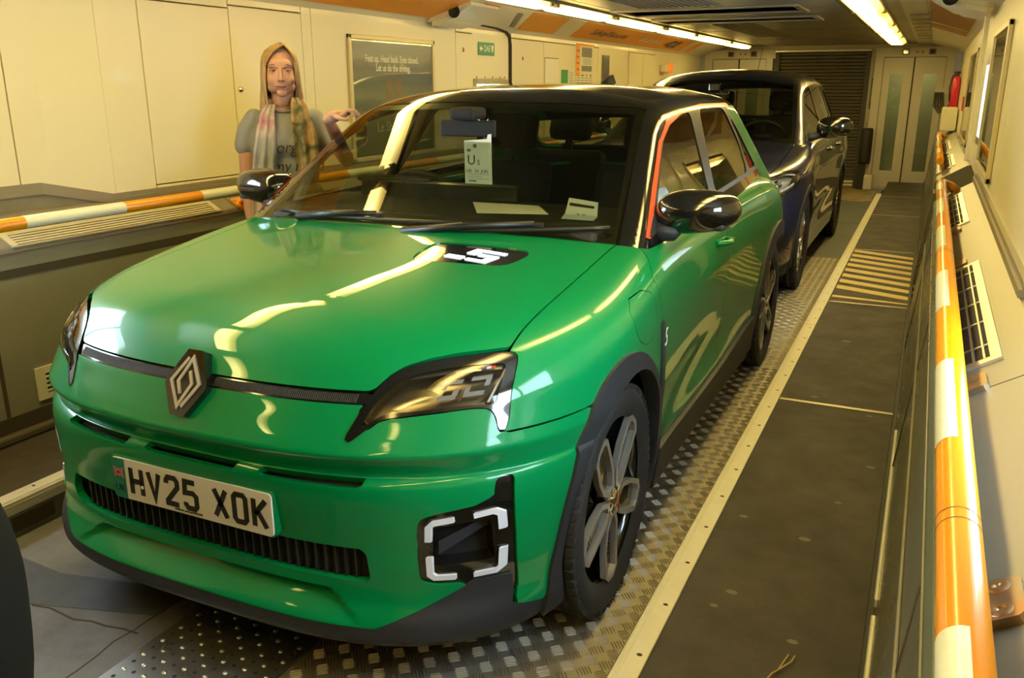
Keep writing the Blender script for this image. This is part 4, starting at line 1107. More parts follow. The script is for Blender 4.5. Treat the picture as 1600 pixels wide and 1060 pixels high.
        bq(.607,.640,.806,.813); bq(.604,.612,.796,.812); bq(.601,.635,.776,.784); bq(.628,.637,.784,.796)
        bq(.656,.690,.811,.818); bq(.683,.691,.800,.816); bq(.650,.686,.781,.789); bq(.650,.658,.789,.800)
        bar.build('light_signature', mat('lamp_grey',(.20,.20,.22),.5), hl)
        br = MB(); 
        stroke(br, [(.532,.829),(.62,.8385),(.70,.8395)][::sg] if False else [(.535,.824),(.62,.834),(.704,.835)], .012, -.03, -.012, lambda u,v,h: onfront(sg*u,v,h))
        br.build('lamp_brow', mat('lamp_smoke',(.06,.055,.05),.25,coat=.8), hl)
        if sg == 1:
            for x0, nm, cc in ((.668,'blue',(.02,.03,.25)),(.676,'white',(.8,.8,.8)),(.684,'red',(.6,.04,.03))):
                q = MB(); q.prism([(x0,.8325),(x0+.008,.8325),(x0+.008,.837),(x0,.837)], 0, .001, lambda u,v,h: onfront(u,v,-.010+h)); q.build('tricolour_mark', mat('mark_'+nm, cc, .4), hl)
        fin = MB()
        stroke(fin, [(.713,.832),(.701,.768)], .004, -.03, -.006, lambda u,v,h: onfront(sg*u,v,h)); fin.build('lamp_fin', MACH, hl)
    # emblem
    e0 = np.array([0,.012,.700]); e1 = np.array([0,.100,.850]); up = (e1-e0)/np.linalg.norm(e1-e0); out = np.array([0,-up[2],up[1]]); ec = np.array([0,.052,.776])
    fe = lambda u,v,h: tuple(ec+np.array([1,0,0])*u+up*v+out*h)
    EM = MB(); hexa = [(-.022,.081),(.022,.081),(.064,.004),(.064,-.010),(.022,-.081),(-.022,-.081),(-.064,-.010),(-.064,.004)]
    EM.prism([(u*1.0,v) for u,v in hexa][::-1], -.03, .012, fe); em = EM.build('emblem', BLACKG, root)
    L1 = MB(); stroke(L1, [(-.008,.060),(-.044,.0),(-.004,-.060),(.0215,-.002),(.006,.028)], .0085, .012, .016, fe); L1.build('emblem_line', MACH, em)
    L2 = MB(); stroke(L2, [(-.006,-.030),(-.0215,.0),(.004,.060),(.044,.0),(.008,-.060)], .0085, .012, .0162, fe); L2.build('emblem_line', MACH, em)
    # plate
    fp = lambda u,v,h: (u-.004, .020-h, .495+v)
    def rr(w, h, r, n=4):
        p = []
        for cx,cy,a0 in ((w/2-r,h/2-r,0),(-w/2+r,h/2-r,90),(-w/2+r,-h/2+r,180),(w/2-r,-h/2+r,270)):
            for k in range(n+1): a = math.radians(a0+90*k/n); p.append((cx+r*math.cos(a),cy+r*math.sin(a)))
        return p
    HB = MB(); HB.prism([(x-.002,y) for x,y in rr(.532,.121,.012)][::-1], -.035, .001, fp); holder = HB.build('plate_holder', PAINT, root)
    PL = MB(); PL.prism([(x,y) for x,y in rr(.520,.111,.010)][::-1], .001, .006, fp); plate = PL.build('number_plate', mat('plate_white',(.78,.74,.68),.4,coat=.4), root)
    GB = MB(); GB.prism([(-.259,-.050),(-.259,.050),(-.254,.0545),(-.215,.0545),(-.215,-.0545),(-.254,-.0545)], .006,.0072, fp); GB.build('green_band', mat('plate_green',(.01,.20,.12),.4), plate)
    GL = {'H':[[(0,0),(0,79)],[(50-14,0),(50-14,79)],[(0,39.5),(36,39.5)]],
          'V':[[(0,79),(18,0),(36,79)]],
          '2':[[(0,60),(0,68),(7,79),(29,79),(36,70),(36,52),(0,7),(0,0),(36,0)]],
          '5':[[(34,79),(2,79),(0,45),(26,47),(36,38),(36,9),(29,0),(7,0),(0,10),(0,16)]],
          'X':[[(0,79),(36,0)],[(0,0),(36,79)]],
          'O':[[(7,0),(0,9),(0,70),(7,79),(29,79),(36,70),(36,9),(29,0)]],
          'K':[[(0,0),(0,79)],[(36,79),(3,36)],[(11,46),(36,0)]]}
    x = -.259+.058
    for ch in 'HV25 XOK':
        if ch == ' ': x += .036; continue
        LT = MB()
        for st in GL[ch]:
            q = [((x+.007+(u)/1000), (v*.90-39.5*.90)/1000) for u,v in st]
            stroke(LT, q, .0138, .006, .0075, fp, closed=(ch == 'O'))
        LT.build('plate_letter', BLACK, plate)
        x += .0608
    text_mb('UK', .026, lambda u,v,h: fp(-.236+u, -.028+v, .0072+h)).build('country_code', mat('navy_print',(.01,.03,.10),.5), plate)
    fx = [(-.254,-.219,.004,.030)]
    uj = MB(); uj.prism([(-.253,.004),(-.253,.028),(-.220,.028),(-.220,.004)], .0072,.0076, fp); uj.build('flag', mat('flag_blue',(.03,.05,.20),.5), plate)
    uw = MB()
    for a_,b_ in (((-.253,.004),(-.220,.028)),((-.253,.028),(-.220,.004)),((-.2365,.004),(-.2365,.028)),((-.253,.016),(-.220,.016))): stroke(uw,[a_,b_],.006,.0076,.0078,fp)
    uw.build('flag_white', WHITE, plate)
    ur = MB()
    for a_,b_ in (((-.253,.004),(-.220,.028)),((-.253,.028),(-.220,.004)),((-.2365,.004),(-.2365,.028)),((-.253,.016),(-.220,.016))): stroke(ur,[a_,b_],.0035,.0078,.008,fp)
    ur.build('flag_red', mat('flag_red',(.5,.02,.02),.5), plate)
    text_mb('RedBook .com Ltd WD3 8YS', .0075, lambda u,v,h: fp(-.005+u,-.047+v,.006+h)).build('maker_line', BLACK, plate)
    sc = MB(); sc.sphere(fp(-.157,-.012,.008),(.005,.003,.005)); sc.build('screw_cap', mat('cream_cap',(.75,.70,.55),.4), plate)
    sc = MB(); sc.sphere(fp(.100,-.014,.008),(.005,.003,.005)); sc.build('screw_cap', BLACK, plate)
    # cabin -------------------------------------------------
    cb = np.concatenate([np.arange(1.06,2.0,.011), np.arange(2.0,3.9,.02)])
    g = S.cab
    cabR = master_side(S, g, cb, math.radians(-3), math.radians(90), 110, oa=0.0, oc=1.0)
    fullc = join(cabR, mirror(cabR))
    aa = np.linspace(-.80,.80,130)
    # windscreen master: rays forward-up, normal to the screen
    ss = np.linspace(-.08,.98,90); A2, S2 = np.meshgrid(aa, ss, indexing='ij'); dv = np.array([0,-.42,.70])/.816; sv = np.array([0,.70,.42])/.816
    O_ = np.stack([A2, 1.02+.857*S2, 1.0+.515*S2],-1).reshape(-1,3) - dv*.30 + np.stack([A2*0, .30*A2**2, A2*0],-1).reshape(-1,3)
    t, ok = march(g, O_, np.tile(dv,(len(O_),1)), .7, 50, 0.0); ok &= g(O_) < 0
    V = O_+dv*t[:,None]; scr = grid_patch(V, grad(g, V), ok, len(aa), len(ss))
    ws_out = lambda V: np.minimum(.752-.375*(V[:,2]-1.0)-.012-np.abs(V[:,0]), (1.402-.055*(np.abs(V[:,0])/.55)**2)-V[:,2])
    WSP = smooth_poly([(-.715,.98),(-.60,1.387),(-.3,1.402),(0,1.407),(.3,1.402),(.60,1.387),(.715,.98)],1)
    fscr = lambda V: np.minimum(seg_sdf(V[:,0],V[:,2],[(-.722,.95),(-.592,1.378),(-.555,1.388),(-.3,1.402),(0,1.406),(.3,1.402),(.555,1.388),(.592,1.378),(.722,.95)]), 1)
    W1 = clip(scr, fscr); W1 = clip(W1, lambda V: -f(V)+.02 if False else V[:,2]-.985)
    glassP = clip(W1, lambda V: seg_sdf(V[:,0],V[:,2],[(-.683,.99),(-.565,1.366),(-.54,1.375),(0,1.392),(.54,1.375),(.565,1.366),(.683,.99)]))
    build_patch(W1, 'windscreen', WSG, root, 0)
    frit = clip(W1, lambda V: -seg_sdf(V[:,0],V[:,2],[(-.683,1.012),(-.565,1.366),(-.54,1.372),(0,1.388),(.54,1.372),(.565,1.366),(.683,1.012)]))
    build_patch(offs(frit,-.004), 'windscreen_border', mat('frit_black',(.005,.005,.005),.35), root, .003)
    # side openings
    FGL = [(1.29,1.020),(1.36,1.056),(1.471,1.128),(1.655,1.249),(1.80,1.318),(1.93,1.348),(2.21,1.366),(2.075,1.046)]
    RGL = [(2.175,1.048),(2.375,1.370),(2.82,1.368),(2.87,1.35),(2.955,1.20),(2.915,1.068)]
    QGL = [(2.94,1.068),(2.985,1.215),(2.93,1.335),(3.02,1.27),(3.185,1.078)]
    DLO = [(1.225,1.004),(1.436,1.142),(1.654,1.277),(1.823,1.342),(2.06,1.375),(2.445,1.390),(2.90,1.386),(2.96,1.37),(3.21,1.06),(2.1,1.03)]
    sidez = lambda V: np.abs(V[:,0])-.5
    isw = lambda V: seg_sdf(V[:,0],V[:,2],[(-.722,.90),(-.592,1.378),(-.555,1.388),(-.3,1.402),(0,1.406),(.3,1.402),(.555,1.388),(.592,1.378),(.722,.90)])
    notscr = lambda V: np.where(V[:,1] < 2.0, -isw(V)-.0015, 1.0)
    below = lambda V: V[:,2]-.975
    # black roof and pillars: all of the cabin skin but screens, windows
    rear_scr = lambda V: np.where(V[:,1] > 3.2, np.minimum(np.minimum(V[:,1]-3.36-0*V[:,0], .58-np.abs(V[:,0])), np.minimum(1.36-V[:,2], V[:,2]-1.13)), -1.0)
    RF = clip(fullc, below); RF = clip(RF, notscr)
    RF = clip(RF, lambda V: -np.where(np.abs(V[:,0]) > .5, seg_sdf(V[:,1],V[:,2],DLO), -1.0))
    RF = clip(RF, lambda V: -rear_scr(V))
    CP = lambda V: np.where(np.abs(V[:,0]) > .45, np.minimum(V[:,1]-(3.205-1.0*(V[:,2]-1.06)), 1.372-V[:,2]), -1.0)
    roof = build_patch(clip(RF, lambda V: -CP(V)-.001), 'roof', BLACKG, root, .02)
    for sg in (1,-1): build_patch(clip(clip(RF, CP), lambda V: sg*V[:,0]), 'rear_pillar', PAINT, root, .02)
    build_patch(clip(clip(fullc, below), rear_scr), 'rear_window', REG, root, 0)
    OR = mat('orange_trim',(.62,.085,.03),.3,coat=.6)
    for sg in (1,-1):
        sp = clip(fullc, lambda V: sg*V[:,0]-.45)
        D = clip(sp, BC(DLO))
        glasses = [round_poly(q,.022 if i < 2 else .008) for i,q in enumerate((FGL,RGL,QGL))]
        Fm = clip(D, lambda V: -np.maximum.reduce([seg_sdf(V[:,1],V[:,2],q) for q in glasses]))
        top_line = [(1.225,1.004),(1.436,1.142),(1.654,1.277),(1.823,1.342),(2.06,1.375),(2.445,1.390),(3.00,1.386)]
        inn = [(b+ (.020 if b < 1.9 else .0), c-(.006 if b < 1.7 else .017)) for b,c in top_line]
        ORP = top_line + inn[::-1]
        frame = build_patch(clip(Fm, lambda V: -seg_sdf(V[:,1],V[:,2],ORP)), 'window_frame', mat('satin_frame',(.010,.009,.008),.38), root, .02)
        build_patch(offs(clip(clip(sp, lambda V: V[:,2]-.99), BC(ORP)), .003), 'orange_piping', OR, root, .01, label='thin orange piping')
        for q, nm in zip(glasses, ('front_side_window','rear_side_window','quarter_window')):
            build_patch(offs(clip(sp, BC(q)), -.004), nm, CLG if nm == 'front_side_window' else SDG, root, 0)
        # mirror sail
        sl = clip(sp, BC([(1.235,1.00),(1.31,1.045),(1.40,1.09),(1.385,1.02)])); build_patch(offs(sl,.004), 'mirror_sail', CLAD, root, .01)
        mirror_part(root, sg, .785, 1.345, 1.005, .892, 1.42, 1.072, BLACKG, CLAD, (.128,.105,.070))
    # antenna fin
    AF = MB(); AF.add([(-.02,2.97,1.472),(.02,2.97,1.472),(.022,3.13,1.468),(-.022,3.13,1.468),(-.004,3.07,1.515),(.004,3.07,1.515),(-.003,3.12,1.522),(.003,3.12,1.522)],
                      [(0,1,5,4),(1,2,7,5),(3,0,4,6),(4,5,7,6),(2,3,6,7)]); smooth_obj(AF.build('antenna_fin', BLACKG, root),25)
    # wipers
    onf = lambda a,b,h=0: None
    def osc(a, s, o=.012):
        O_ = np.array([[a,1.02+.857*s+.30*a*a,1.0+.515*s]])-dv*.3; t,_ = march(g, O_, dv[None], .7, 50); return tuple((O_+dv*(t[0]+o))[0])
    def blade(p, q, arm, n=12):
        w = MB(); P = [osc(p[0]+(q[0]-p[0])*i/n, p[1]+(q[1]-p[1])*i/n, .010) for i in range(n+1)]
        w.tube(P, .0075, 8); w2 = [osc(arm[0][0],arm[0][1],.02), osc((arm[0][0]*.5+arm[1][0]*.5),(arm[0][1]+arm[1][1])/2,.030), osc(arm[1][0],arm[1][1],.022)]
        w.tube(w2, [.016,.012,.009], 8); M = Matrix.Translation(osc(arm[1][0],arm[1][1],.018)); w.box(-.03,.03,-.01,.01,-.008,.008,M,bev=.004)
        return w.build('wiper', mat('wiper_black',(.015,.015,.014),.4), root)
    blade((-.60,.030),(.20,.050),((-.47,-.0),(-.13,.058)))
    blade((.06,.005),(.665,.050),((.02,-.02),(.44,.050)))
    # wheels
    for b0, rt in ((.745,.0),(3.285,.35)):
        for sg in (1,-1): wheel(root, 'wheel', (sg*.772, b0, .3345), sg, rot=math.pi+rt*1.0+.05)
    # rear end
    RL = MB(); 
    back = lambda a, c: (a, 3.9-1.0*0, c)
    oR = np.array([0,3.2,0])
    RB = master_front(S, lambda P: f(P*np.array([1,-1,1])+np.array([0,2*3.2,0])), np.arange(.18,1.0,.02), None, None, math.radians(80), 90, oy=3.2)
    RB = Patch(RB.V*np.array([1,-1,1])+np.array([0,6.4,0]), RB.N*np.array([1,-1,1]), [q[::-1] for q in RB.F])
    RB = clip(RB, lambda V: V[:,1]-3.30); RB = clip(RB, notR)
    build_patch(RB, 'rear_bumper', PAINT, root, .01)
    # interior
    ds = MB(); ds.box(-.72,.72,1.22,1.70,.62,1.030,bev=.02); ds.box(-.64,.64,1.13,1.30,.80,1.022,bev=.02)
    dash = ds.build('dashboard', mat('dash_black',(.012,.012,.011),.6), root)
    cl = MB(); cl.box(-.58,.14,1.625,1.65,.93,1.10,bev=.012); cl.build('screen_panel', mat('screen_black',(.012,.014,.012),.25,coat=.6), dash)
    cl2 = MB(); cl2.box(-.60,-.24,1.625,1.70,1.085,1.11,bev=.012); cl2.build('instrument_hood', mat('dash_black',(.012,.012,.011),.6), dash)
    steering_wheel(root, -.40, 1.86, .955, 25, .19)
    for a in (-.36,.36): seat(root, a, 2.15, .58)
    for a in (-.36,.36): seat(root, a, 2.95, .58)
    fl_ = MB(); fl_.box(-.76,.76,1.2,3.5,.34,.40); fl_.box(-.55,.55,3.3,3.75,.4,.95); fl_.build('cabin_floor', DARK, root)
    dp = MB(); dp.box(.70,.76,1.25,3.1,.4,1.0); dp.box(-.76,-.70,1.25,3.1,.4,1.0); dp.build('door_lining', DARK, root, kind='stuff')
    hr = MB(); hr.box(-.58,.58,1.88,3.2,1.385,1.395); hr.build('headlining', mat('headlining',(.03,.03,.027),.9), root)
    rm = MB(); rm.box(-.115,.115,1.49,1.505,1.285,1.345,bev=.012); rm.box(-.05,.05,1.44,1.56,1.345,1.39,bev=.015); rm.tube([(0,1.50,1.33),(0,1.53,1.385)],.01,8); rm.build('rear_view_mirror', DARK, root)
    return root
green = green_car()
# ------------------------------------------------------------------ the dark blue car behind and the black car ahead
#---SHAPE2
class Suv(Green):
    L = 4.42; B = .80; N = 2.7; RB = 4.24; REC = 0.0
    prof = staticmethod(pchip([.12,.2,.3,.45,.58,.70,.80,.88,.93,.97,1.2],[.12,.03,.0,.0,.01,.02,.05,.10,.16,.26,.9]))
    rprof = staticmethod(pchip([.12,.25,.4,.7,.95,1.1,1.3],[.10,.02,.0,.01,.05,.12,.3]))
    Tc = staticmethod(pchip([0,.15,.3,.6,.9,1.2,1.6,2.4,3.4,4.0,4.45],[.86,.925,.96,1.01,1.045,1.075,1.10,1.12,1.15,1.13,1.05]))
    roofc = staticmethod(pchip([1.7,1.95,2.2,2.6,3.2,3.8,4.2],[1.50,1.555,1.59,1.61,1.605,1.57,1.50]))
    def W(s, b, c):
        w = .905+.017*bump(b,.92,.42)+.015*bump(b,3.60,.45)
        w = w - .75*np.clip(c-.86,0,1)**2 - .10*np.clip(.55-c,0,1)
        return w - .022*bump(b,2.3,.75)*bump(c,.48,.12) + .006*bump(c,.86,.03)
    def cab(s, P):
        a = np.abs(P[...,0]); b = P[...,1]; c = P[...,2]
        ws = ((c-1.05)*.90 - (b-1.10-.28*a*a)*.50)/1.03
        Ac = .815 - .40*(c-1.06) - .07*np.clip((b-3.0)/1.3,0,1)**2
        sd = (a-Ac)/1.08
        rf = c - (s.roofc(b) - .058*(a/.6)**2.6)
        rr = ((c-1.1)*.40 + (b-s.RB+.12*a*a)*.42)/.58
        return smax(smax(smax(ws, sd, .05), rf, .08), rr, .08)
class Ahead(Suv):
    RB = 4.05
    rprof = staticmethod(pchip([.12,.2,.3,.5,.7,.9,1.0,1.1,1.3],[.18,.14,.11,.06,.02,.0,.02,.10,.35]))
    def W(s, b, c): return .905 + .0*b - .12*np.clip(.8-c,0,1)
#---ENDSHAPE2
def big_car(name, S, loc, rotz, paint, label, wheels, plain=False, seatmat=None, arch=None, cls=CLAD):
    root = empty(name, loc, label, 'car', rot=(0,0,rotz)); f = S.body; g = S.cab
    b0, b1, R = wheels
    bs = np.concatenate([np.arange(.03,.4,.014), np.arange(.4,4.3,.022), np.arange(4.3,S.L-.01,.02)])
    side = master_side(S, f, bs, math.radians(-62), math.radians(88), 110)
    front = master_front(S, f, np.arange(.18,.97,.014), None, None, math.radians(98), 170)
    top = master_top(S, f, np.linspace(-.80,.80,90), np.concatenate([np.arange(.04,.4,.012), np.arange(.4,1.5,.02)]), 1.4, .5)
    pr = lambda P: (P, mirror(P)); gp = .003
    def region(*gs): return lambda V: np.minimum.reduce([q(V) for q in gs])
    RA = R+.075
    arc = lambda V: np.minimum(np.hypot(V[:,1]-b0, V[:,2]-R)-RA-.0, np.hypot(V[:,1]-b1, V[:,2]-R)-RA)
    notB = lambda V: V[:,2]-.24
    HL = [(.52,.80),(.60,.865),(.80,.905),(.885,.895),(.885,.80),(.80,.735),(.60,.745)]
    hls = smooth_poly(HL,1); hcut = lambda V: np.where(V[:,1] < .75, -seg_sdf(np.abs(V[:,0]),V[:,2],hls)-gp, 1.0)
    hood_g = lambda V: np.minimum(np.minimum(.745-.10*np.clip((.5-V[:,1])/.5,0,1)-gp-np.abs(V[:,0]), V[:,2]-.875), 1.16+.2*V[:,0]**2-V[:,1])
    build_patch(clip(clip(top, hood_g),hcut), 'hood', paint, root, .012)
    build_patch(clip(offs(top,-.01), lambda V: V[:,1]-1.16-.2*V[:,0]**2), 'cowl', BLACKG, root, .01)
    GRL = [(-.50,.56),(-.56,.80),(.56,.80),(.50,.56)]
    FB = clip(front, region(lambda V: .872-V[:,2], notB, lambda V: .66-V[:,1], arc)); FB = clip(FB, hcut)
    FB = clip(FB, lambda V: -seg_sdf(V[:,0],V[:,2],GRL)); fb = build_patch(FB, 'front_bumper', paint, root, .02)
    build_patch(offs(clip(front, AC(GRL)),-.03), 'grille', mat('suv_grille',(.02,.02,.02),.4), root, 0)
    doorx, d2, rd = b0+.50, b0+1.52, b1-.42
    belt = lambda V: np.interp(V[:,1],[1.1,1.4,3.0,3.8],[1.045,1.065,1.10,1.13])
    capb = lambda V: np.where(V[:,1] > 1.25, belt(V)-.014-V[:,2], 1.0)
    FE = clip(side, region(lambda V: V[:,1]-.30, lambda V: doorx-gp-V[:,1], arc, notB, lambda V: np.where(V[:,1]<1.28, V[:,0]-(.745-.10*np.clip((.5-V[:,1])/.5,0,1))-gp, 1.0), capb, lambda V: np.where(V[:,1]<.66, V[:,2]-.875, 1.0)))
    FE = clip(FE, hcut)
    for P in pr(FE): build_patch(P, 'front_fender', paint, root, .015)
    for y0,y1,nm in ((doorx,d2,'front_door'),(d2,rd,'rear_door')):
        D = clip(side, region(lambda V: V[:,1]-y0-gp, lambda V: y1-gp-V[:,1], capb, arc, lambda V: V[:,2]-.34))
        for k,P in enumerate(pr(D)):
            d = build_patch(P, nm, paint, root, .02); sg = 1-2*k; h = MB(); w = float(S.W(np.array(y1-.2),np.array(.93)))
            h.tube([(sg*(w-.03),y1-.26,.945),(sg*(w+.012),y1-.23,.947),(sg*(w+.015),y1-.12,.952),(sg*(w-.03),y1-.09,.953)],.012,8); h.build('door_handle', paint, d)
    RQ = clip(side, region(lambda V: V[:,1]-rd-gp, arc, notB, lambda V: np.where(V[:,1]<3.9, capb(V), 1.0)))
    for P in pr(RQ): build_patch(P, 'rear_quarter', paint, root, .015)
    SL = clip(side, region(lambda V: .335-V[:,2], lambda V: V[:,2]-.21, lambda V: V[:,1]-b0-R-.02, lambda V: b1-R-.02-V[:,1]))
    for P in pr(offs(SL,.008)): build_patch(P, 'sill', paint if not plain else CLAD, root, .04)
    LBm = clip(front, region(lambda V: .24-V[:,2], lambda V: V[:,2]-.185, lambda V: .5-V[:,1])); build_patch(offs(LBm,-.004), 'lower_lip', CLAD, root, .03)
    ring = clip(side, region(lambda V: -arc(V)+.0, lambda V: np.maximum(.03-np.abs(np.hypot(V[:,1]-b0,V[:,2]-R)-RA+.02), .03-np.abs(np.hypot(V[:,1]-b1,V[:,2]-R)-RA+.02)), lambda V: V[:,2]-.22))
    for q_ in (lambda V: 2.2-V[:,1], lambda V: V[:,1]-2.2):
        for P in pr(offs(clip(ring,q_),.003)): build_patch(P, 'wheel_arch', cls, root, .04)
    for bb in (b0,b1):
        for sg in (1,-1):
            ln = MB(); ln.lathe([(RA+.01,.80*sg),(RA+.01,.52*sg),(.05,.52*sg)], 20, lambda x,y,h: (h, bb+x, R+y), a0=-.35, a1=math.pi+.35); ln.build('wheel_arch_liner', DARK, root)
            wheel(root, 'wheel', (sg*(.80), bb, R), sg, R=R, w=.21, rim=.245, style='suv', rot=.3+bb)
    # rear skin
    k2 = S.L/2+1.0
    RB = master_front(S, lambda P: f(P*np.array([1,-1,1])+np.array([0,2*k2,0])), np.arange(.2,1.12,.03), None, None, math.radians(80), 70, oy=k2)
    RB = Patch(RB.V*np.array([1,-1,1])+np.array([0,2*k2,0]), RB.N*np.array([1,-1,1]), [q[::-1] for q in RB.F])
    RB = clip(clip(RB, lambda V: V[:,1]-S.L+.60), arc); build_patch(RB, 'rear_bumper', paint, root, .01)
    TR_ = master_top(S, f, np.linspace(-.82,.82,40), np.arange(3.4,S.L,.03), 1.4, .5); build_patch(clip(TR_, lambda V: V[:,1]-3.9), 'tailgate_ledge', paint, root, .01)
    # cabin
    cabR = master_side(S, g, np.arange(1.13,4.5,.022), math.radians(-3), math.radians(90), 80, oa=0.0, oc=1.06); full = join(cabR, mirror(cabR))
    WS = [(-.745,1.03),(-.655,1.38),(-.62,1.475),(-.3,1.51),(0,1.52),(.3,1.51),(.62,1.475),(.655,1.38),(.745,1.03)]
    isw = lambda V: np.where(V[:,1] < 2.25, seg_sdf(V[:,0],V[:,2],WS), -1.0)
    DLO = [(1.36,1.055),(1.72,1.26),(2.05,1.415),(2.35,1.475),(3.0,1.49),(3.6,1.455),(3.98,1.30),(4.02,1.17),(3.6,1.115),(2.4,1.085)]
    dsd = lambda V: np.where(np.abs(V[:,0]) > .45, seg_sdf(V[:,1],V[:,2],DLO), -1.0)
    rear = lambda V: np.where(V[:,1] > 3.9, np.minimum(np.minimum(.58-np.abs(V[:,0]), 1.47-V[:,2]), V[:,2]-1.16), -1.0)
    low = lambda V: V[:,2]-1.02
    RF = clip(clip(clip(clip(full, low), lambda V: -isw(V)), lambda V: -dsd(V)), lambda V: -rear(V)); build_patch(RF, 'roof', paint, root, .02)
    build_patch(clip(clip(full, low), isw), 'windscreen', WSG, root, 0)
    build_patch(offs(clip(clip(clip(full, low), isw), lambda V: -seg_sdf(V[:,0],V[:,2],[(x*.955,z-.012 if z > 1.2 else 1.075) for x,z in WS])),-.004), 'windscreen_border', mat('frit_black',(.005,.005,.005),.35), root, .003)
    build_patch(clip(clip(full, low), rear), 'rear_window', SDG, root, 0)
    GLs = [[(1.46,1.085),(1.76,1.26),(2.06,1.395),(2.36,1.452),(2.48,1.455),(2.42,1.10)],[(2.50,1.105),(2.56,1.458),(3.0,1.468),(3.36,1.45),(3.40,1.13)],[(3.46,1.135),(3.43,1.445),(3.62,1.42),(3.90,1.27),(3.93,1.19)]]
    for sg in (1,-1):
        sp = clip(clip(full, low), lambda V: sg*V[:,0]-.45); D = clip(sp, BC(DLO)); gl = [round_poly(q,.03) for q in GLs]
        build_patch(clip(D, lambda V: -np.maximum.reduce([seg_sdf(V[:,1],V[:,2],q) for q in gl])), 'window_frame', BLACKG, root, .02)
        for q in gl: build_patch(offs(clip(sp, BC(q)),-.004), 'side_window', SDG, root, 0)
        if not plain:
            ch = clip(clip(sp, lambda V: .0105-np.abs(V[:,2]-belt(V)-.004)), lambda V: np.minimum(V[:,1]-1.40, 4.0-V[:,1])); build_patch(offs(ch,.004), 'chrome_beltline', CHROME, root, .005)
        mirror_part(root, sg, .79, 1.52, 1.075, .985, 1.60, 1.155, BLACKG if not plain else paint, CLAD, (.125,.10,.082))
        # head lamp
        H = clip(front, lambda V: seg_sdf(sg*V[:,0],V[:,2],hls)); H = clip(H, lambda V: .8-V[:,1])
        h_ = build_patch(offs(clip(H, lambda V: .014-seg_sdf(sg*V[:,0],V[:,2],hls)),.002), 'headlight', BLACKG, root, .05)
        build_patch(offs(H,-.045), 'reflector', mat('suv_reflector',(.75,.74,.70),.28,.7), h_, 0); build_patch(offs(H,.001), 'lamp_lens', LENS, h_, 0)
        def onfr(u,v,h):
            t,_ = march(f, np.array([[u,.8,v]]), np.array([[0,-1.0,0]]), .95, 50); return (u, .8-float(t[0])-h, v)
        bm_ = MB(); stroke(bm_, [(.60,.852),(.80,.888),(.862,.880)][::sg], .018, -.03, -.015, lambda u,v,h: onfr(sg*u,v,h)); stroke(bm_, [(.62,.775),(.78,.765),(.862,.82)][::sg], .014, -.03, -.015, lambda u,v,h: onfr(sg*u,v,h)); bm_.build('light_guide', LED, h_)
        pj = MB()
        for u in (.68,.77): pj.lathe([(0,.0),(.026,.0),(.030,-.02)], 18, lambda a,b_,h,u=u: tuple(np.array(onfr(sg*u,.82,-.022))+np.array([a,-h,b_]))) 
        pj.build('projector', mat('projector_glass',(.05,.05,.05),.05,coat=1), h_)
    ub = MB(); ub.box(-.68,.68,.25,S.L-.15,.20,.36); ub.box(-.5,.5,.16,S.L-.1,.3,.72); ub.box(-.6,.6,.35,1.2,.3,.86); ub.box(-.62,.62,S.L-.7,S.L-.1,.4,.98); ub.box(-.84,.84,b0+R+.1,b1-R-.1,.24,.36); ub.build('underbody', DARK, root)
    ds = MB(); ds.box(-.76,.76,1.42,1.80,.65,1.055,bev=.04); ds.box(-.70,.70,1.26,1.5,.85,1.035,bev=.03); ds.build('dashboard', mat('dash_black',(.012,.012,.011),.6), root)
    steering_wheel(root, .38 if not plain else -.38, 1.98, 1.03, 25, .185)
    for b_ in (2.45,3.3):
        for a in (-.38,.38): seat(root, a, b_, .66)
    dl = MB(); dl.box(-.80,.80,1.3,4.0,.36,.42); dl.box(-.6,.6,3.8,4.2,.4,1.0); dl.build('cabin_floor', DARK, root)
    for sg in (1,-1):
        dl = MB(); dl.box(*sorted((sg*.73,sg*.79)),1.4,3.9,.4,1.06); dl.build('door_lining', DARK, root)
    hr = MB(); hr.box(-.55,.55,2.1,3.8,1.50,1.51); hr.build('headlining', mat('headlining',(.03,.03,.027),.9), root)
    rm = MB(); rm.box(-.12,.12,1.72,1.74,1.36,1.42,bev=.012); rm.box(-.05,.05,1.70,1.84,1.42,1.49,bev=.012); rm.build('rear_view_mirror', BLACKG, root)
    if False:
        for sg in (1,-1):
            build_patch(offs(clip(RB, lambda V: seg_sdf(sg*V[:,0],V[:,2],[(.60,.84),(.60,.95),(.80,.97),(.86,.93),(.84,.84)])),.003), 'rear_light', mat('rear_light_dark',(.05,.004,.004),.25,coat=1), root, .01)
    else:
        an = MB(); an.tube([(.0,3.6,1.56),(.02,3.72,1.86)],.003,6); an.build('antenna', CLAD, root)
    return root
NAVY = mat('navy_paint', (.012,.016,.045), .28, .3, coat=1.0, coat_rough=.02)
big_car('car', Suv(), (-1.665,5.77,0), 0, NAVY, 'dark navy family car parked behind the green hatchback', (.93,3.58,.352))
BLKP = mat('black_paint', (.004,.004,.004), .75, spec=.15)
big_car('car', Ahead(), (-1.62,-3.708,0), 0, BLKP, 'black car ahead, only its rear corner showing at lower left', (.93,3.58,.352), plain=True)
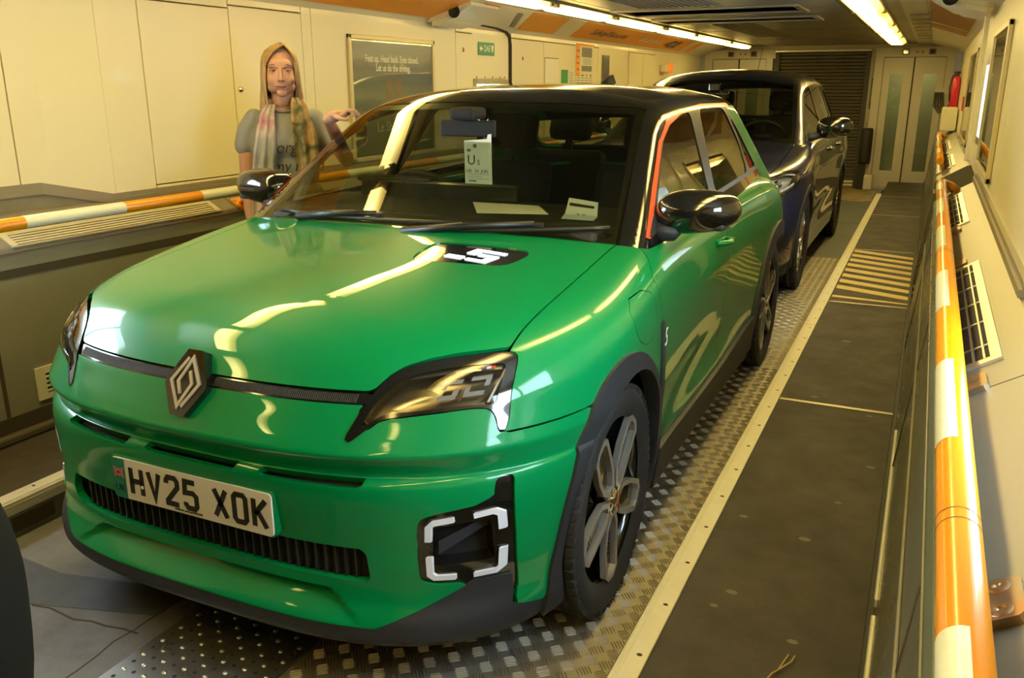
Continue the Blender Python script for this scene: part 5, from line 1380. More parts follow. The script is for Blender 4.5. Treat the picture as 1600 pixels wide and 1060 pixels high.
# ------------------------------------------------------------------ the woman beside the car
SKIN = mat('skin', (.52,.27,.17), .5, noise=.35, nscale=60, ncol=(.46,.21,.13))
def blob(name, mb, voxel, m, parent, smooth=5, fac=.5, **props):
    me = bpy.data.meshes.new(name); me.from_pydata(mb.v, [], mb.f); me.update()
    o = bpy.data.objects.new(name, me); COL.objects.link(o)
    r = o.modifiers.new('r','REMESH'); r.mode = 'VOXEL'; r.voxel_size = voxel; r.use_smooth_shade = True
    if smooth: q = o.modifiers.new('s','SMOOTH'); q.iterations = smooth; q.factor = fac
    dg = bpy.context.evaluated_depsgraph_get(); m2 = bpy.data.meshes.new_from_object(o.evaluated_get(dg))
    bpy.data.objects.remove(o); bpy.data.meshes.remove(me)
    for p in m2.polygons: p.use_smooth = True
    m2.materials.clear(); return link(name, m2, m, parent, **props)
def person():
    base = Vector((-2.717,3.29,0)); fdir = Vector((2.74,-3.27,0)).normalized(); l = Vector((-fdir.y, fdir.x, 0)); l = Vector((.767,.642,0)).normalized()
    root = empty('person', (base.x,base.y,.12), 'woman with long blonde hair, grey T-shirt and patterned scarf, hand resting on the car', 'person')
    O0 = Vector((base.x,base.y,.12))
    P = lambda u,w,z: (base + l*u + fdir*w + Vector((0,0,z))) - O0
    R3 = Matrix(((l.x,fdir.x,0),(l.y,fdir.y,0),(0,0,1)))
    def ell(mb, c, r, nu=20, nv=14): return mb.sphere(P(*c), r, nu, nv, M=R3)
    def tb(mb, pts, rs, n=14, flat=None):
        q = [P(*p) for p in pts]; k = len(mb.v); mb.tube(q, rs, n)
        for p,r in ((pts[0],rs[0]),(pts[-1],rs[-1])): ell(mb, p, (r,r,r), 12, 8)
        return mb
    # body: torso, neck, arms, legs as one surface
    b = MB()
    for c,r in (((0,-.005,1.205),(.155,.095,.15)),((0,0,1.08),(.130,.090,.13)),((0,-.005,.97),(.150,.105,.13)),((0,0,.88),(.160,.110,.12)),((.06,.06,1.20),(.062,.05,.06)),((-.06,.06,1.20),(.062,.05,.06)),((0,-.01,1.315),(.115,.055,.045))): ell(b,c,r)
    tb(b, [(0,-.012,1.28),(0,-.008,1.36),(0,.0,1.43)], [.058,.050,.052])
    # her right arm (image left) hangs
    tb(b, [(-.145,-.01,1.300),(-.178,-.02,1.18),(-.186,-.015,1.045),(-.185,.02,.92),(-.18,.045,.83)], [.036,.041,.036,.031,.024])
    # her left arm reaches up to the roof edge
    hand = Vector((-2.158,3.0,1.338))-base-Vector((0,0,0)); hu, hw = hand.dot(l), hand.dot(fdir)
    wrist = (hu-.075, hw-.035, 1.335)
    el = (.27, .08, 1.13)
    tb(b, [(.145,-.01,1.300),((.165+el[0])/2,.03,1.22),el,((el[0]+wrist[0])/2,(el[1]+wrist[1])/2,1.24),wrist], [.036,.040,.036,.032,.023])
    for s in (-1,1): tb(b, [(s*.085,0,.88),(s*.090,.01,.66),(s*.085,.015,.53),(s*.088,-.01,.35),(s*.09,-.015,.22)], [.092,.073,.056,.050,.036])
    body = blob('body', b, .009, SKIN, root, 6)
    # hands: palm and separate fingers
    def finger(mb, pts, r): tb(mb, pts, [r*(1-.08*i) for i in range(len(pts))], 10)
    h = MB(); wx_, ww, wz = wrist
    ell(h, (hu-.035,hw-.018,1.352),(.042,.032,.020)); tb(h, [wrist,(hu-.045,hw-.02,1.348)], [.023,.025])
    for k in range(4):
        o = -.030+k*.020; ln_ = (.9,1.05,1.0,.8)[k]
        a0 = (hu-.008-o*.35, hw-.012+o*.9, 1.352); a1 = (hu+.014*ln_-o*.3, hw-.006+o*.9, 1.370); a2 = (hu+.034*ln_-o*.3, hw+o*.9, 1.366); a3 = (hu+.046*ln_-o*.3, hw+.003+o*.9, 1.350)
        finger(h, [a0,a1,a2,a3], .0088)
    finger(h, [(hu-.045,hw+.012,1.345),(hu-.025,hw+.040,1.338),(hu-.002,hw+.052,1.335)], .0095)
    blob('left_hand', h, .0032, SKIN, root, 3)
    h = MB(); ell(h, (-.178,.055,.775),(.016,.038,.045)); tb(h,[(-.18,.045,.83),(-.178,.052,.79)],[.024,.022])
    for k in range(4):
        w0 = .028+k*.018; L_ = (.80,.95,1.0,.85)[3-k]
        finger(h, [(-.176,w0,.745),(-.172,w0+.004,.745-.035*L_),(-.163,w0+.004,.745-.062*L_),(-.155,w0,.745-.080*L_)], .0085)
    finger(h, [(-.172,.088,.795),(-.165,.108,.765),(-.160,.112,.738)], .0095)
    blob('right_hand', h, .0036, SKIN, root, 3)
    # head
    hc = (-.004,.012,1.533)
    H = lambda x,y,z: (hc[0]+x,hc[1]+y,hc[2]+z)
    m_ = MB()
    for c,r in (((0,-.015,.035),(.070,.090,.080)),((0,.018,-.033),(.064,.074,.082)),((0,.066,-.098),(.024,.020,.019)),((.030,.056,-.040),(.030,.026,.030)),((-.030,.056,-.040),(.030,.026,.030)),((0,.062,.028),(.050,.026,.026)),((0,.078,-.070),(.026,.012,.018)),
               ((.0,.103,-.040),(.0095,.010,.0085)),((.010,.096,-.043),(.0065,.007,.006)),((-.010,.096,-.043),(.0065,.007,.006)),((.072,-.005,-.012),(.008,.018,.028)),((-.072,-.005,-.012),(.008,.018,.028)),((.036,.030,-.072),(.026,.032,.026)),((-.036,.030,-.072),(.026,.032,.026))): ell(m_, H(*c), r, 18, 12)
    tb(m_, [H(0,.085,.004),H(0,.094,-.018),H(0,.103,-.036)], [.0075,.008,.009])
    tb(m_, [H(-.046,.064,.016),H(-.030,.078,.020),H(-.010,.082,.014)], [.007,.008,.007]); tb(m_, [H(.046,.064,.016),H(.030,.078,.020),H(.010,.082,.014)], [.007,.008,.007])
    tb(m_, [H(0,.0,-.06),H(0,-.005,-.13)], [.050,.049])
    head = blob('head', m_, .0034, SKIN, root, 3)
    for s in (-1,1):
        e = MB(); ell(e, H(s*.031,.0705,-.002),(.0135,.0115,.0058),14,10); ey = e.build('eye', mat('eye_white',(.62,.56,.48),.3), head)
        e = MB(); ell(e, H(s*.031+.001,.0800,-.002),(.0052,.0030,.0052),12,8); e.build('iris', mat('iris',(.05,.04,.03),.2), ey)
        e = MB(); tb(e, [H(s*.016,.0785,.000),H(s*.031,.0840,.0040),H(s*.047,.0730,-.001)], [.0024,.0036,.0024], 8); tb(e, [H(s*.017,.0775,-.003),H(s*.031,.0815,-.0080),H(s*.046,.0725,-.003)], [.0016,.0022,.0016], 8); e.build('eyelid', mat('eyelid_skin',(.36,.17,.11),.5), ey)
        e = MB(); tb(e, [H(s*.014,.0835,.019),H(s*.032,.0870,.0245),H(s*.050,.0705,.019)], [.0018,.0026,.0014], 8); e.build('eyebrow', mat('brow',(.22,.13,.06),.7), head)
    e = MB(); tb(e, [H(-.024,.0845,-.070),H(-.010,.0925,-.0675),H(0,.0935,-.069),H(.010,.0925,-.0675),H(.024,.0845,-.069)], [.0014,.0034,.0030,.0034,.0014], 8); tb(e, [H(-.020,.0860,-.0725),H(0,.0925,-.0755),H(.020,.0860,-.0715)], [.0016,.0042,.0016], 8); e.build('lips', mat('lips',(.42,.13,.11),.4), head)
    e = MB(); tb(e, [H(-.024,.0862,-.0706),H(0,.0958,-.0714),H(.024,.0862,-.0700)], [.0007,.0010,.0007], 6); e.build('mouth_line', mat('mouth_dark',(.12,.03,.03),.6), head)
    # hair
    HAIR = mat('blonde_hair', (.46,.30,.12), .45, noise=1, nscale=10, ncol=(.20,.11,.035), stretch=(14,14,.8))
    hr = MB(); rg = random.Random(4)
    def cap(u, v, k=1.0): # scalp: u angle about the head (0 front, + to her left), v 0 crown..1 rim
        th = v*1.62; return (.078*k*math.sin(th)*math.sin(u), -.016+.098*k*math.sin(th)*math.cos(u), .034+.084*k*math.cos(th))
    ell(hr, H(0,-.024,.032),(.076,.090,.082),24,16)
    def lock(pts, r0):
        q = np.array(pts); t = np.linspace(0, len(q)-1, 11)
        q = np.stack([np.interp(t, range(len(q)), q[:,j]) for j in range(3)], 1); q[1:-1] = (q[:-2]+2*q[1:-1]+q[2:])/4
        hr.tube([P(*H(*x)) for x in q], [r0*w for w in (.6,.9,1,1,1,1,1,.95,.85,.65,.2)], 7)
    for i in range(300):
        s = 1 if i % 2 else -1; long_ = s < 0
        u0 = rg.uniform(.98,3.1)*s; k = rg.uniform(.97,1.05)
        start = cap(.35+rg.uniform(-.3,.3), rg.uniform(.0,.22), k); mid = cap(u0*.95, .58, k); rim = cap(u0, 1.0, k)
        end_z = (-.205 if long_ else -.125)+rg.uniform(-.045,.02); sp = rg.uniform(-.010,.012)
        if abs(u0) < 1.3:
            if long_: pts = [start,mid,rim,(rim[0]*1.07+sp*.4,rim[1]*.9,-.06),(rim[0]*1.16+sp,rim[1]*.7+.01,-.13),(rim[0]*1.05+sp*2.2,rim[1]*.5+.035,end_z)]
            else: pts = [start,mid,rim,(rim[0]*1.04,rim[1]*.7,-.05),(rim[0]*1.04+sp*.5,rim[1]*.4,-.09),(rim[0]*.98+sp,rim[1]*.2,end_z)]
        else: pts = [start,mid,rim,(rim[0]*1.04,rim[1],-.06),(rim[0]*1.06+sp,rim[1],-.12),(rim[0]*(1.15 if long_ else .95)+sp,rim[1]+.01,end_z)]
        lock(pts, rg.uniform(.0035,.0062))
    for k in range(26):      # fringe swept across to the image left, and the short sweep to the right
        t = k/25
        lock([(.020+.010*t,.050-.05*t+.02,.108+.006*t),(-.012-.020*t,.078-.018*t,.094),(-.050-.014*t,.062-.026*t,.052),(-.074,.022-.012*t,-.002),(-.079,.010-.014*t,-.05)], .0048)
    for k in range(16):
        t = k/15
        lock([(.022+.008*t,.070-.05*t,.108+.005*t),(.048+.006*t,.062-.022*t,.084),(.068,.034-.018*t,.036),(.077,.006-.012*t,-.012),(.074,.004-.01*t,-.055)], .0046)
    hr.build('hair', HAIR, root)
    # T-shirt
    SH = mat('tshirt_grey', (.26,.25,.24), .85, bumpd=.2, bscale=300)
    t = MB()
    for c,r in (((0,-.005,1.205),(.170,.108,.15)),((0,0,1.08),(.146,.106,.14)),((0,-.005,.96),(.164,.120,.12)),((0,0,.885),(.172,.124,.07)),((.06,.062,1.20),(.070,.058,.066)),((-.06,.062,1.20),(.070,.058,.066)),((0,-.012,1.318),(.150,.072,.052))): ell(t,c,r)
    tb(t, [(-.135,-.012,1.322),(-.168,-.016,1.272),(-.184,-.02,1.20)], [.044,.048,.051]); tb(t, [(.135,-.012,1.322),(.175,.005,1.27),(.208,.032,1.205)], [.044,.048,.051])
    shirt = blob('t_shirt', t, .007, SH, root, 4)
    e = MB(); q = [P(.066*math.sin(a), -.006+.055*math.cos(a), 1.375-.022*math.cos(a)) for a in np.linspace(0,2*math.pi,33)]; e.tube(q, .006, 8, caps=False); e.build('collar', SH, shirt)
    INK = mat('shirt_ink', (.02,.02,.025), .7)
    fs = lambda u,v,h: P(u, .1225+h-.9*u*u+.0*v, v)
    text_mb('Georgia', .075, lambda u,v,h: fs(u*.92-.018, 1.195+v, h+.002), depth=.003, shear=.25).build('shirt_lettering', INK, shirt)
    text_mb('on my mind', .072, lambda u,v,h: fs(u*.92+.006, 1.110+v, h-.008), depth=.003, shear=.25).build('shirt_lettering', INK, shirt)
    # trousers and shoes
    t = MB(); ell(t,(0,0,.88),(.172,.122,.10)); 
    for s in (-1,1): tb(t, [(s*.085,0,.86),(s*.090,.01,.66),(s*.087,.015,.53),(s*.09,-.008,.35),(s*.092,-.012,.215)], [.105,.086,.072,.066,.060])
    blob('trousers', t, .009, mat('denim',(.03,.04,.07),.85,noise=.5,nscale=20), root, 4)
    for s in (-1,1):
        t = MB(); ell(t,(s*.095,.03,.155),(.042,.115,.036)); ell(t,(s*.092,-.03,.185),(.038,.05,.05)); t.box(0,0,0,0,0,0) if False else None
        blob('shoe', t, .006, mat('shoe_leather',(.04,.03,.025),.5), root, 3)
    # scarf: two hanging folded ends round the neck
    def scarf_mat(name, cols, sc):
        m = bpy.data.materials.new(name); m.use_nodes = True; nt = m.node_tree; p = nt.nodes['Principled BSDF']; p.inputs['Roughness'].default_value = .75
        tc = nt.nodes.new('ShaderNodeTexCoord'); n = nt.nodes.new('ShaderNodeTexNoise'); n.inputs['Scale'].default_value = sc; n.inputs['Detail'].default_value = 3; nt.links.new(tc.outputs['Object'], n.inputs[0])
        sp = nt.nodes.new('ShaderNodeSeparateXYZ'); nt.links.new(tc.outputs['Object'], sp.inputs[0])
        a = nt.nodes.new('ShaderNodeMath'); a.operation = 'MULTIPLY_ADD'; a.inputs[1].default_value = 1.1; nt.links.new(n.outputs[0], a.inputs[0])
        w = nt.nodes.new('ShaderNodeMath'); w.operation = 'MULTIPLY'; w.inputs[1].default_value = .9; nt.links.new(sp.outputs['Z'], w.inputs[0]); nt.links.new(w.outputs[0], a.inputs[2])
        fr_ = nt.nodes.new('ShaderNodeMath'); fr_.operation = 'FRACT'; nt.links.new(a.outputs[0], fr_.inputs[0])
        c = nt.nodes.new('ShaderNodeValToRGB'); e = c.color_ramp.elements; e[0].position = 0; e[0].color = (*cols[0],1); e[1].position = 1; e[1].color = (*cols[-1],1)
        for i,k in enumerate(cols[1:-1]): x = e.new((i+1)/(len(cols)-1)); x.color = (*k,1)
        nt.links.new(fr_.outputs[0], c.inputs[0]); nt.links.new(c.outputs[0], p.inputs['Base Color']); return m
    S1 = scarf_mat('scarf_pale', [(.55,.44,.32),(.56,.30,.22),(.50,.44,.33),(.28,.27,.22),(.50,.42,.36),(.36,.08,.15),(.55,.46,.34)], 5.5)
    S2 = scarf_mat('scarf_olive', [(.20,.16,.025),(.13,.13,.03),(.34,.24,.09),(.05,.07,.02),(.42,.26,.13),(.20,.17,.03),(.06,.045,.015)], 9.0)
    def ribbon(path, wid, m, folds, nm='scarf', amp=.012):
        vs = []; fs_ = []; nW = 22
        for i,(c,wd) in enumerate(zip(path, wid)):
            for k in range(nW+1):
                s = k/nW-.5; ww = amp*math.sin(s*folds*2*math.pi+i*.12)+(.012*(1-(2*s)**2))
                vs.append(P(c[0]+s*wd, c[1]+ww, c[2]))
        n1 = len(path)
        for i in range(n1-1):
            for k in range(nW): fs_.append((i*(nW+1)+k, (i+1)*(nW+1)+k, (i+1)*(nW+1)+k+1, i*(nW+1)+k+1))
        q = MB(); q.add(vs, fs_, True); o = q.build(nm, m, root); so = o.modifiers.new('t','SOLIDIFY'); so.thickness = .003; return o
    def interp(pts, n):
        pts = np.array(pts); t = np.linspace(0,len(pts)-1,n); return [tuple(np.array([np.interp(x, range(len(pts)), pts[:,j]) for j in range(pts.shape[1])])) for x in t]
    A = interp([(-.060,.048,1.385,.045),(-.075,.085,1.345,.065),(-.085,.120,1.28,.085),(-.096,.138,1.18,.105),(-.105,.140,1.08,.110),(-.110,.140,.98,.115),(-.112,.142,.88,.12)], 40)
    ribbon([a[:3] for a in A], [a[3] for a in A], S1, 2.6, 'scarf', .009)
    B_ = interp([(.055,.050,1.415,.040),(.064,.080,1.385,.070),(.075,.115,1.32,.095),(.083,.135,1.23,.105),(.092,.140,1.14,.100),(.090,.142,1.09,.080)], 34)
    ribbon([a[:3] for a in B_], [a[3] for a in B_], S2, 2.2, 'scarf', .009)
    q = MB(); q.tube([P(.070*math.sin(a), -.020+.066*math.cos(a), 1.400-.012*math.cos(a)) for a in np.linspace(.95,2*math.pi-.95,24)], [.018+.004*math.sin(k*1.3) for k in range(24)], 12); q.build('scarf_loop', S2, root)
    return root
person()
# ------------------------------------------------------------------ handrails, grilles, signs and fittings
def rail(s, x, z, y0, y1, patches, brackets, label, endbend=True, r=.025):
    root = empty('handrail', (x,(y0+y1)/2,z), label, 'handrail'); cy = (y0+y1)/2
    t = MB(); bx = .055*s
    pts = [(0,y0-cy,0),(0,y1-cy-.06,0)]
    if endbend: pts += [(.010*s,y1-cy-.02,-.003),(.05*s,y1-cy+.01,-.02),(.085*s,y1-cy+.015,-.05)]
    t.tube(pts, r, 28); t.build('rail_tube', RAILO, root)
    for a,b in patches:
        m_ = MB(); n = 12; c0 = (math.radians(88), math.radians(225)) if s > 0 else (math.radians(-48), math.radians(150))
        vs = []; 
        for yy in (a,b):
            for k in range(n+1):
                an = c0[0]+(c0[1]-c0[0])*k/n; vs.append((math.cos(an)*(r+.0008), yy-cy, math.sin(an)*(r+.0008)))
        m_.add(vs, [(k,k+1,n+2+k,n+1+k) for k in range(n)], True); m_.build('white_band', RAILW, root)
    for yy in ([y for y in np.arange(y0+.75, y1, 1.9)]):
        for o in (0,.028):
            g_ = MB(); g_.lathe([(r+.0007,-.0008),(r+.0011,0),(r+.0007,.0008)], 28, lambda a,b,h: (a,yy+o-cy+h,b)); g_.build('joint_ring', SEAM, root)
    for yy in brackets:
        base = np.array(slope_pt(s,.055,yy,.0))-np.array([x,cy,z])
        sl = math.atan2(ZT-ZE, abs(wx(s,-.012)-(.082 if s > 0 else -3.144)))
        def fr(u, v, h): # u up the slope, v along, h off
            p = np.array(slope_pt(s,u,yy+v,h)); return tuple(p-np.array([x,cy,z]))
        bp = MB(); q = [(.0,-.036),(.008,-.044),(.092,-.044),(.100,-.036),(.100,.036),(.092,.044),(.008,.044),(.0,.036)]
        bp.prism(q if s > 0 else q[::-1], .004, .016, fr)
        pl = bp.build('bracket_plate', mat('worn_bracket',(.30,.25,.18),.38,.8,noise=.8,nscale=30,ncol=(.45,.20,.04)) if s > 0 else RAILO, root)
        for v in (-.026,.026):
            sc = MB(); sc.lathe([(0,.0165),(.0035,.0165),(.0035,.0175),(.012,.0175),(.014,.016)], 16, lambda a,b,h: fr(.074+a,v+b,h)); sc.build('screw_head', mat('screw_copper',(.40,.27,.15),.35,.9), pl)
        st = MB()
        for v in (-.016,.016):
            a0 = Vector(fr(.05,v,.016)); a1 = Vector((.006*s,yy+v*.6-cy,-.012)); st.tube([a0,a1],[.010,.008],8)
        web = [Vector(fr(.052,-.016,.018)),Vector(fr(.052,.016,.018)),Vector((.006*s,yy+.01-cy,-.014)),Vector((.006*s,yy-.01-cy,-.014))]
        n_ = Vector((.003,0,.003)); st.add(web+[v+n_ for v in web],[(0,1,2,3),(4,7,6,5),(0,4,5,1),(1,5,6,2),(2,6,7,3),(3,7,4,0)])
        st.build('bracket_arm', RAILO, root)
    return root
rail(1, .088, .955, -3.5, 5.36, [(-.55,-.1),(.35,.814),(1.317,1.728),(2.171,2.62),(3.035,3.499),(3.872,4.38),(4.787,5.12)], [-.9,1.03,1.87,3.20,3.97,5.30], 'long orange and white banded handrail close on the right')
rail(1, .088, .955, 6.9, 11.0, [(7.5,8.0),(8.6,9.2),(9.8,10.3)], [7.0,8.5,10.9], 'far right orange handrail beyond the gap in the shelf')
rail(-1, -3.085, .965, -3.0, 12.8, [(-.6,-.1),(.4,.9),(1.3,1.7),(2.175,2.642),(3.085,3.70),(4.25,4.75),(5.3,5.8),(6.4,6.9),(7.5,8.0),(8.6,9.1)], [-.9,.8,2.05,3.47,4.9,6.3,8,9.6,11.2,12.6], 'orange and white handrail along the left wall behind the woman')

def grille(s, y0, y1, u0, u1, nlong, ncross, label, slats_y=False, par_m=ALUM):
    yc = (y0+y1)/2; o = np.array([0,yc,ZE]); root = empty('air_grille', (wx(s,-.1),yc,ZE), label, 'grille')
    base = np.array([wx(s,-.1),yc,ZE]); fr = lambda u,v,h: tuple(np.array(slope_pt(s,u,v,h))-base)
    def bx(mb,a,b,c,d,h0,h1):
        q = [(a,c),(b,c),(b,d),(a,d)]; mb.prism(q if s > 0 else q[::-1], h0, h1, fr)
    f_ = MB(); w = .010; wi = .022 if s > 0 else .016
    bx(f_,u0,u0+w,y0,y1,.002,.011); bx(f_,u1-wi,u1,y0,y1,.002,.011); bx(f_,u0+w,u1-wi,y0,y0+.03,.002,.011); bx(f_,u0+w,u1-wi,y1-.03,y1,.002,.011)
    f_.build('grille_frame', par_m, root)
    k_ = MB(); bx(k_,u0,u1,y0,y1,.0042,.0048); k_.build('grille_back', mat('grille_dark',(.02,.015,.01),.8), root)
    for i in range(nlong):
        l_ = MB(); u = u0+w+(u1-wi-u0-w)*(i+.5)/nlong; bx(l_,u-(.0022 if s > 0 else .0045),u+(.0022 if s > 0 else .0045),y0+.028,y1-.028,.006,.0125); l_.build('grille_slat', par_m, root)
    for i in range(ncross):
        l_ = MB(); y = y0+.03+(y1-y0-.06)*(i+.5)/ncross; bx(l_,u0+w,u1-wi,y-.004,y+.004,.006,.0095); l_.build('grille_crossbar', par_m, root)
grille(1, 1.99,3.14,.012,.135,4,5,'large slotted air grille on the right shelf, nearest the camera')
grille(1, 4.08,5.22,.012,.135,4,5,'second air grille on the right shelf, nearer the rail end')
grille(1, 7.1,8.2,.012,.135,4,5,'air grille at the near end of the far right shelf')
grille(1, 8.9,10.3,.012,.135,4,5,'air grille at the far end of the far right shelf')
grille(-1, 2.17,3.30,.022,.125,5,0,'long slatted air grille on the left shelf beside the woman', par_m=mat('cream_alu',(.66,.61,.44),.4,.4))
grille(-1, 5.0,6.2,.022,.125,5,0,'slatted air grille on the left shelf under the poster', par_m=mat('cream_alu',(.66,.61,.44),.4,.4))
# small vent low on the left wall
vr = empty('wall_vent', (-3.13,2.33,.31), 'small cream louvred vent low on the left wall by the headlamp', 'vent')
f_ = MB()
for q in ((-.175,-.135,-.068,.068),(.135,.175,-.068,.068),(-.135,.135,-.068,-.045),(-.135,.135,.045,.068)): f_.box(0,.008,*q)
f_.build('vent_frame', mat('vent_cream',(.72,.66,.46),.4), vr); k_ = MB(); k_.box(.0,.002,-.14,.14,-.05,.05); k_.build('vent_back', mat('grille_dark',(.02,.015,.01),.8), vr)
for k in range(5):
    l_ = MB(); l_.box(.001,.010,-.136,.136,-.039+k*.0195,-.031+k*.0195); l_.build('vent_slat', mat('vent_cream',(.72,.66,.46),.4), vr)

# framed posters
def poster(s, y0, y1, z0, z1, label, art):
    yc, zc = (y0+y1)/2, (z0+z1)/2; X = wx(s,-.001); root = empty('poster', (X,yc,zc), label, 'poster'); d = -s
    bx = lambda mb,a,b,c,e,h0,h1,bev=0: mb.box(*sorted((d*h0,d*h1)),a,b,c,e,bev=bev)
    H, W = (z1-z0)/2, (y1-y0)/2; f_ = MB(); w = .028
    bx(f_,-W,W,H-w,H,0,.022,.004); bx(f_,-W,W,-H,-H+w,0,.022,.004); bx(f_,-W,-W+w,-H,H,0,.022,.004); bx(f_,W-w,W,-H,H,0,.022,.004)
    f_.build('poster_frame', mat('poster_frame_cream',(.66,.58,.36),.35,.3), root)
    b_ = MB(); bx(b_,-W+w,W-w,-H+w,H-w,.002,.006); b_.build('poster_print', art, root)
    g_ = MB(); bx(g_,-W+w,W-w,-H+w,H-w,.013,.015); g_.build('poster_glass', glass('poster_glass_pane',(.93,.93,.9),1.45) if 'poster_glass_pane' not in MATS else MATS['poster_glass_pane'], root)
    return root, (lambda u,v,h: (d*(.0065+h), -s*u if s > 0 else u, v))
def sea_art():
    m = bpy.data.materials.new('sea_print'); m.use_nodes = True; nt = m.node_tree; p = nt.nodes['Principled BSDF']; p.inputs['Roughness'].default_value = .5
    tc = nt.nodes.new('ShaderNodeTexCoord'); sp = nt.nodes.new('ShaderNodeSeparateXYZ'); nt.links.new(tc.outputs['Object'], sp.inputs[0])
    n = nt.nodes.new('ShaderNodeTexNoise'); n.inputs['Scale'].default_value = 5; n.inputs['Detail'].default_value = 7
    mp = nt.nodes.new('ShaderNodeMapping'); mp.inputs['Scale'].default_value = (1,1,3.2); nt.links.new(tc.outputs['Object'], mp.inputs[0]); nt.links.new(mp.outputs[0], n.inputs['Vector'])
    a = nt.nodes.new('ShaderNodeMath'); a.operation = 'MULTIPLY_ADD'; a.inputs[1].default_value = .10; nt.links.new(n.outputs[0], a.inputs[0]); nt.links.new(sp.outputs['Z'], a.inputs[2])
    r = nt.nodes.new('ShaderNodeMapRange'); r.inputs[1].default_value = -.34; r.inputs[2].default_value = .42; nt.links.new(a.outputs[0], r.inputs[0])
    c = nt.nodes.new('ShaderNodeValToRGB'); e = c.color_ramp.elements
    e[0].position = 0; e[0].color = (.09,.115,.10,1); e[1].position = 1; e[1].color = (.50,.54,.56,1)
    for pos, col in ((.30,(.12,.15,.13,1)),(.38,(.36,.33,.25,1)),(.44,(.16,.19,.17,1)),(.54,(.31,.32,.26,1)),(.62,(.23,.26,.25,1)),(.68,(.20,.225,.26,1)),(.78,(.19,.21,.26,1)),(.86,(.42,.44,.43,1))):
        q = e.new(pos); q.color = col
    nt.links.new(r.outputs[0], c.inputs[0]); nt.links.new(c.outputs[0], p.inputs['Base Color']); return m
pr_, pf = poster(-1, 4.69, 5.745, .99, 1.778, 'framed seascape poster with white slogan on the left wall', sea_art())
PW = mat('poster_white',(.95,.97,.95),.5)
text_mb('Feet up. Head back. Eyes closed.', .062, lambda u,v,h: pf(u-.012,v+.252,h), sx=.80, bold=.0015).build('poster_slogan', PW, pr_)
text_mb('Let us do the driving.', .062, lambda u,v,h: pf(u-.008,v+.195,h), sx=.80, bold=.0015).build('poster_slogan', PW, pr_)
text_mb('Le Shuttle', .095, lambda u,v,h: pf(u-.06,v-.185,h), sx=.9).build('poster_logo', PW, pr_)
FS = mat('poster_skin',(.34,.26,.19),.6)
for k, sgn in ((0,1),(1,-1)):   # two feet printed on the poster
    ft = MB(); cx = -.036+.055*k; f0 = pf; pf = lambda u,v,h: f0(u*1.9,(v+.06)*1.35+.115,h)
    ft.prism([(cx-.012,-.20),(cx+.012,-.20),(cx+.015,-.15),(cx+.022,-.11),(cx+.022,-.072),(cx-.022,-.072),(cx-.022,-.11),(cx-.015,-.15)][::-1], 0, .0008, pf)
    for j in range(5):
        x = cx-.022*sgn+j*.011*sgn; hh = (.016,.013,.011,.008,.005)[j]
        ft.prism([(x-.0045,-.072),(x+.0045,-.072),(x+.004,-.066+hh),(x-.004,-.066+hh)][::-1], 0, .0008, pf)
    ft.build('printed_feet', FS, pr_); pf = f0
poster(1, 4.515, 5.66, 1.035, 1.745, 'tall glazed poster frame on the right wall, nearest', mat('poster_grey',(.20,.21,.20),.4,noise=.8,nscale=3,ncol=(.10,.11,.11)))
poster(1, 7.75, 9.4, 1.00, 1.745, 'narrow looking glazed frame farther along the right wall', mat('poster_grey2',(.18,.17,.13),.4,noise=.8,nscale=3,ncol=(.10,.09,.07)))
# signs on the left wall
def plate(name, label, cat, y0, y1, z0, z1, m, th=.004, d=0.0, parent=None):
    yc, zc = (y0+y1)/2, (z0+z1)/2
    root = empty(name, (wx(-1,-d),yc,zc), label, cat) if parent is None else parent
    q = MB(); q.box(.0005,th,y0-yc,y1-yc,z0-zc,z1-zc,bev=.001); q.build('panel', m, root)
    return root, (lambda u,v,h: (th+h, u, v))
aed, fr_ = plate('wall_sign', 'green sign with a white arrow and the letters DAE', 'sign', 6.475, 6.765, 1.705, 1.805, mat('sign_green',(.03,.26,.12),.4), d=-.002)
text_mb('DAE', .072, lambda u,v,h: fr_(u+.005,v,h), sx=.82).build('sign_lettering', WHITE, aed)
ar = MB(); ar.prism([(-.125,0),(-.095,.025),(-.095,.008),(-.07,.008),(-.07,-.008),(-.095,-.008),(-.095,-.025)], 0,.001, fr_); ar.build('sign_arrow', WHITE, aed)
ht = MB(); ht.prism([(.078,.026),(.092,.032),(.102,.024),(.114,.032),(.126,.022),(.122,-.004),(.102,-.032),(.082,-.004)], 0,.001, fr_); ht.prism([(.125,.030),(.131,.030),(.131,.042),(.125,.042)],0,.001,fr_); ht.build('sign_heart', WHITE, aed)
bl = MB(); bl.prism([(.106,.018),(.096,.0),(.103,.0),(.098,-.018),(.110,.004),(.103,.004)][::-1], .001,.0015, fr_); bl.build('sign_bolt', mat('sign_green',(.03,.26,.12),.4), aed)
nb, fr_ = plate('notice_board', 'orange and white notice board with small print on the left wall', 'notice', 8.63, 9.15, 1.30, 1.885, mat('notice_white',(.74,.72,.60),.5))
q = MB(); q.prism([(-.26,-.03),(-.26,.292),(-.155,.292),(-.155,-.03)][::-1],0,.001,fr_); q.prism([(-.155,.27),(-.155,.292),(.26,.292),(.26,.27)][::-1],0,.001,fr_); q.build('orange_header', ORANGE, nb)
GP = mat('grey_print',(.20,.19,.17),.5)
for z0,z1,x0,x1 in ((.16,.255,-.10,.20),(.02,.075,-.10,.20)):
    q = MB(); q.prism([(x0,z0),(x0,z1),(x1,z1),(x1,z0)][::-1],0,.001,fr_); q.build('grey_block', GP, nb)
for k in range(5):
    q = MB(); q.box(.004,.005,-.06+.0,.18,.090+k*.013,.094+k*.013); q.build('text_line', GP, nb)
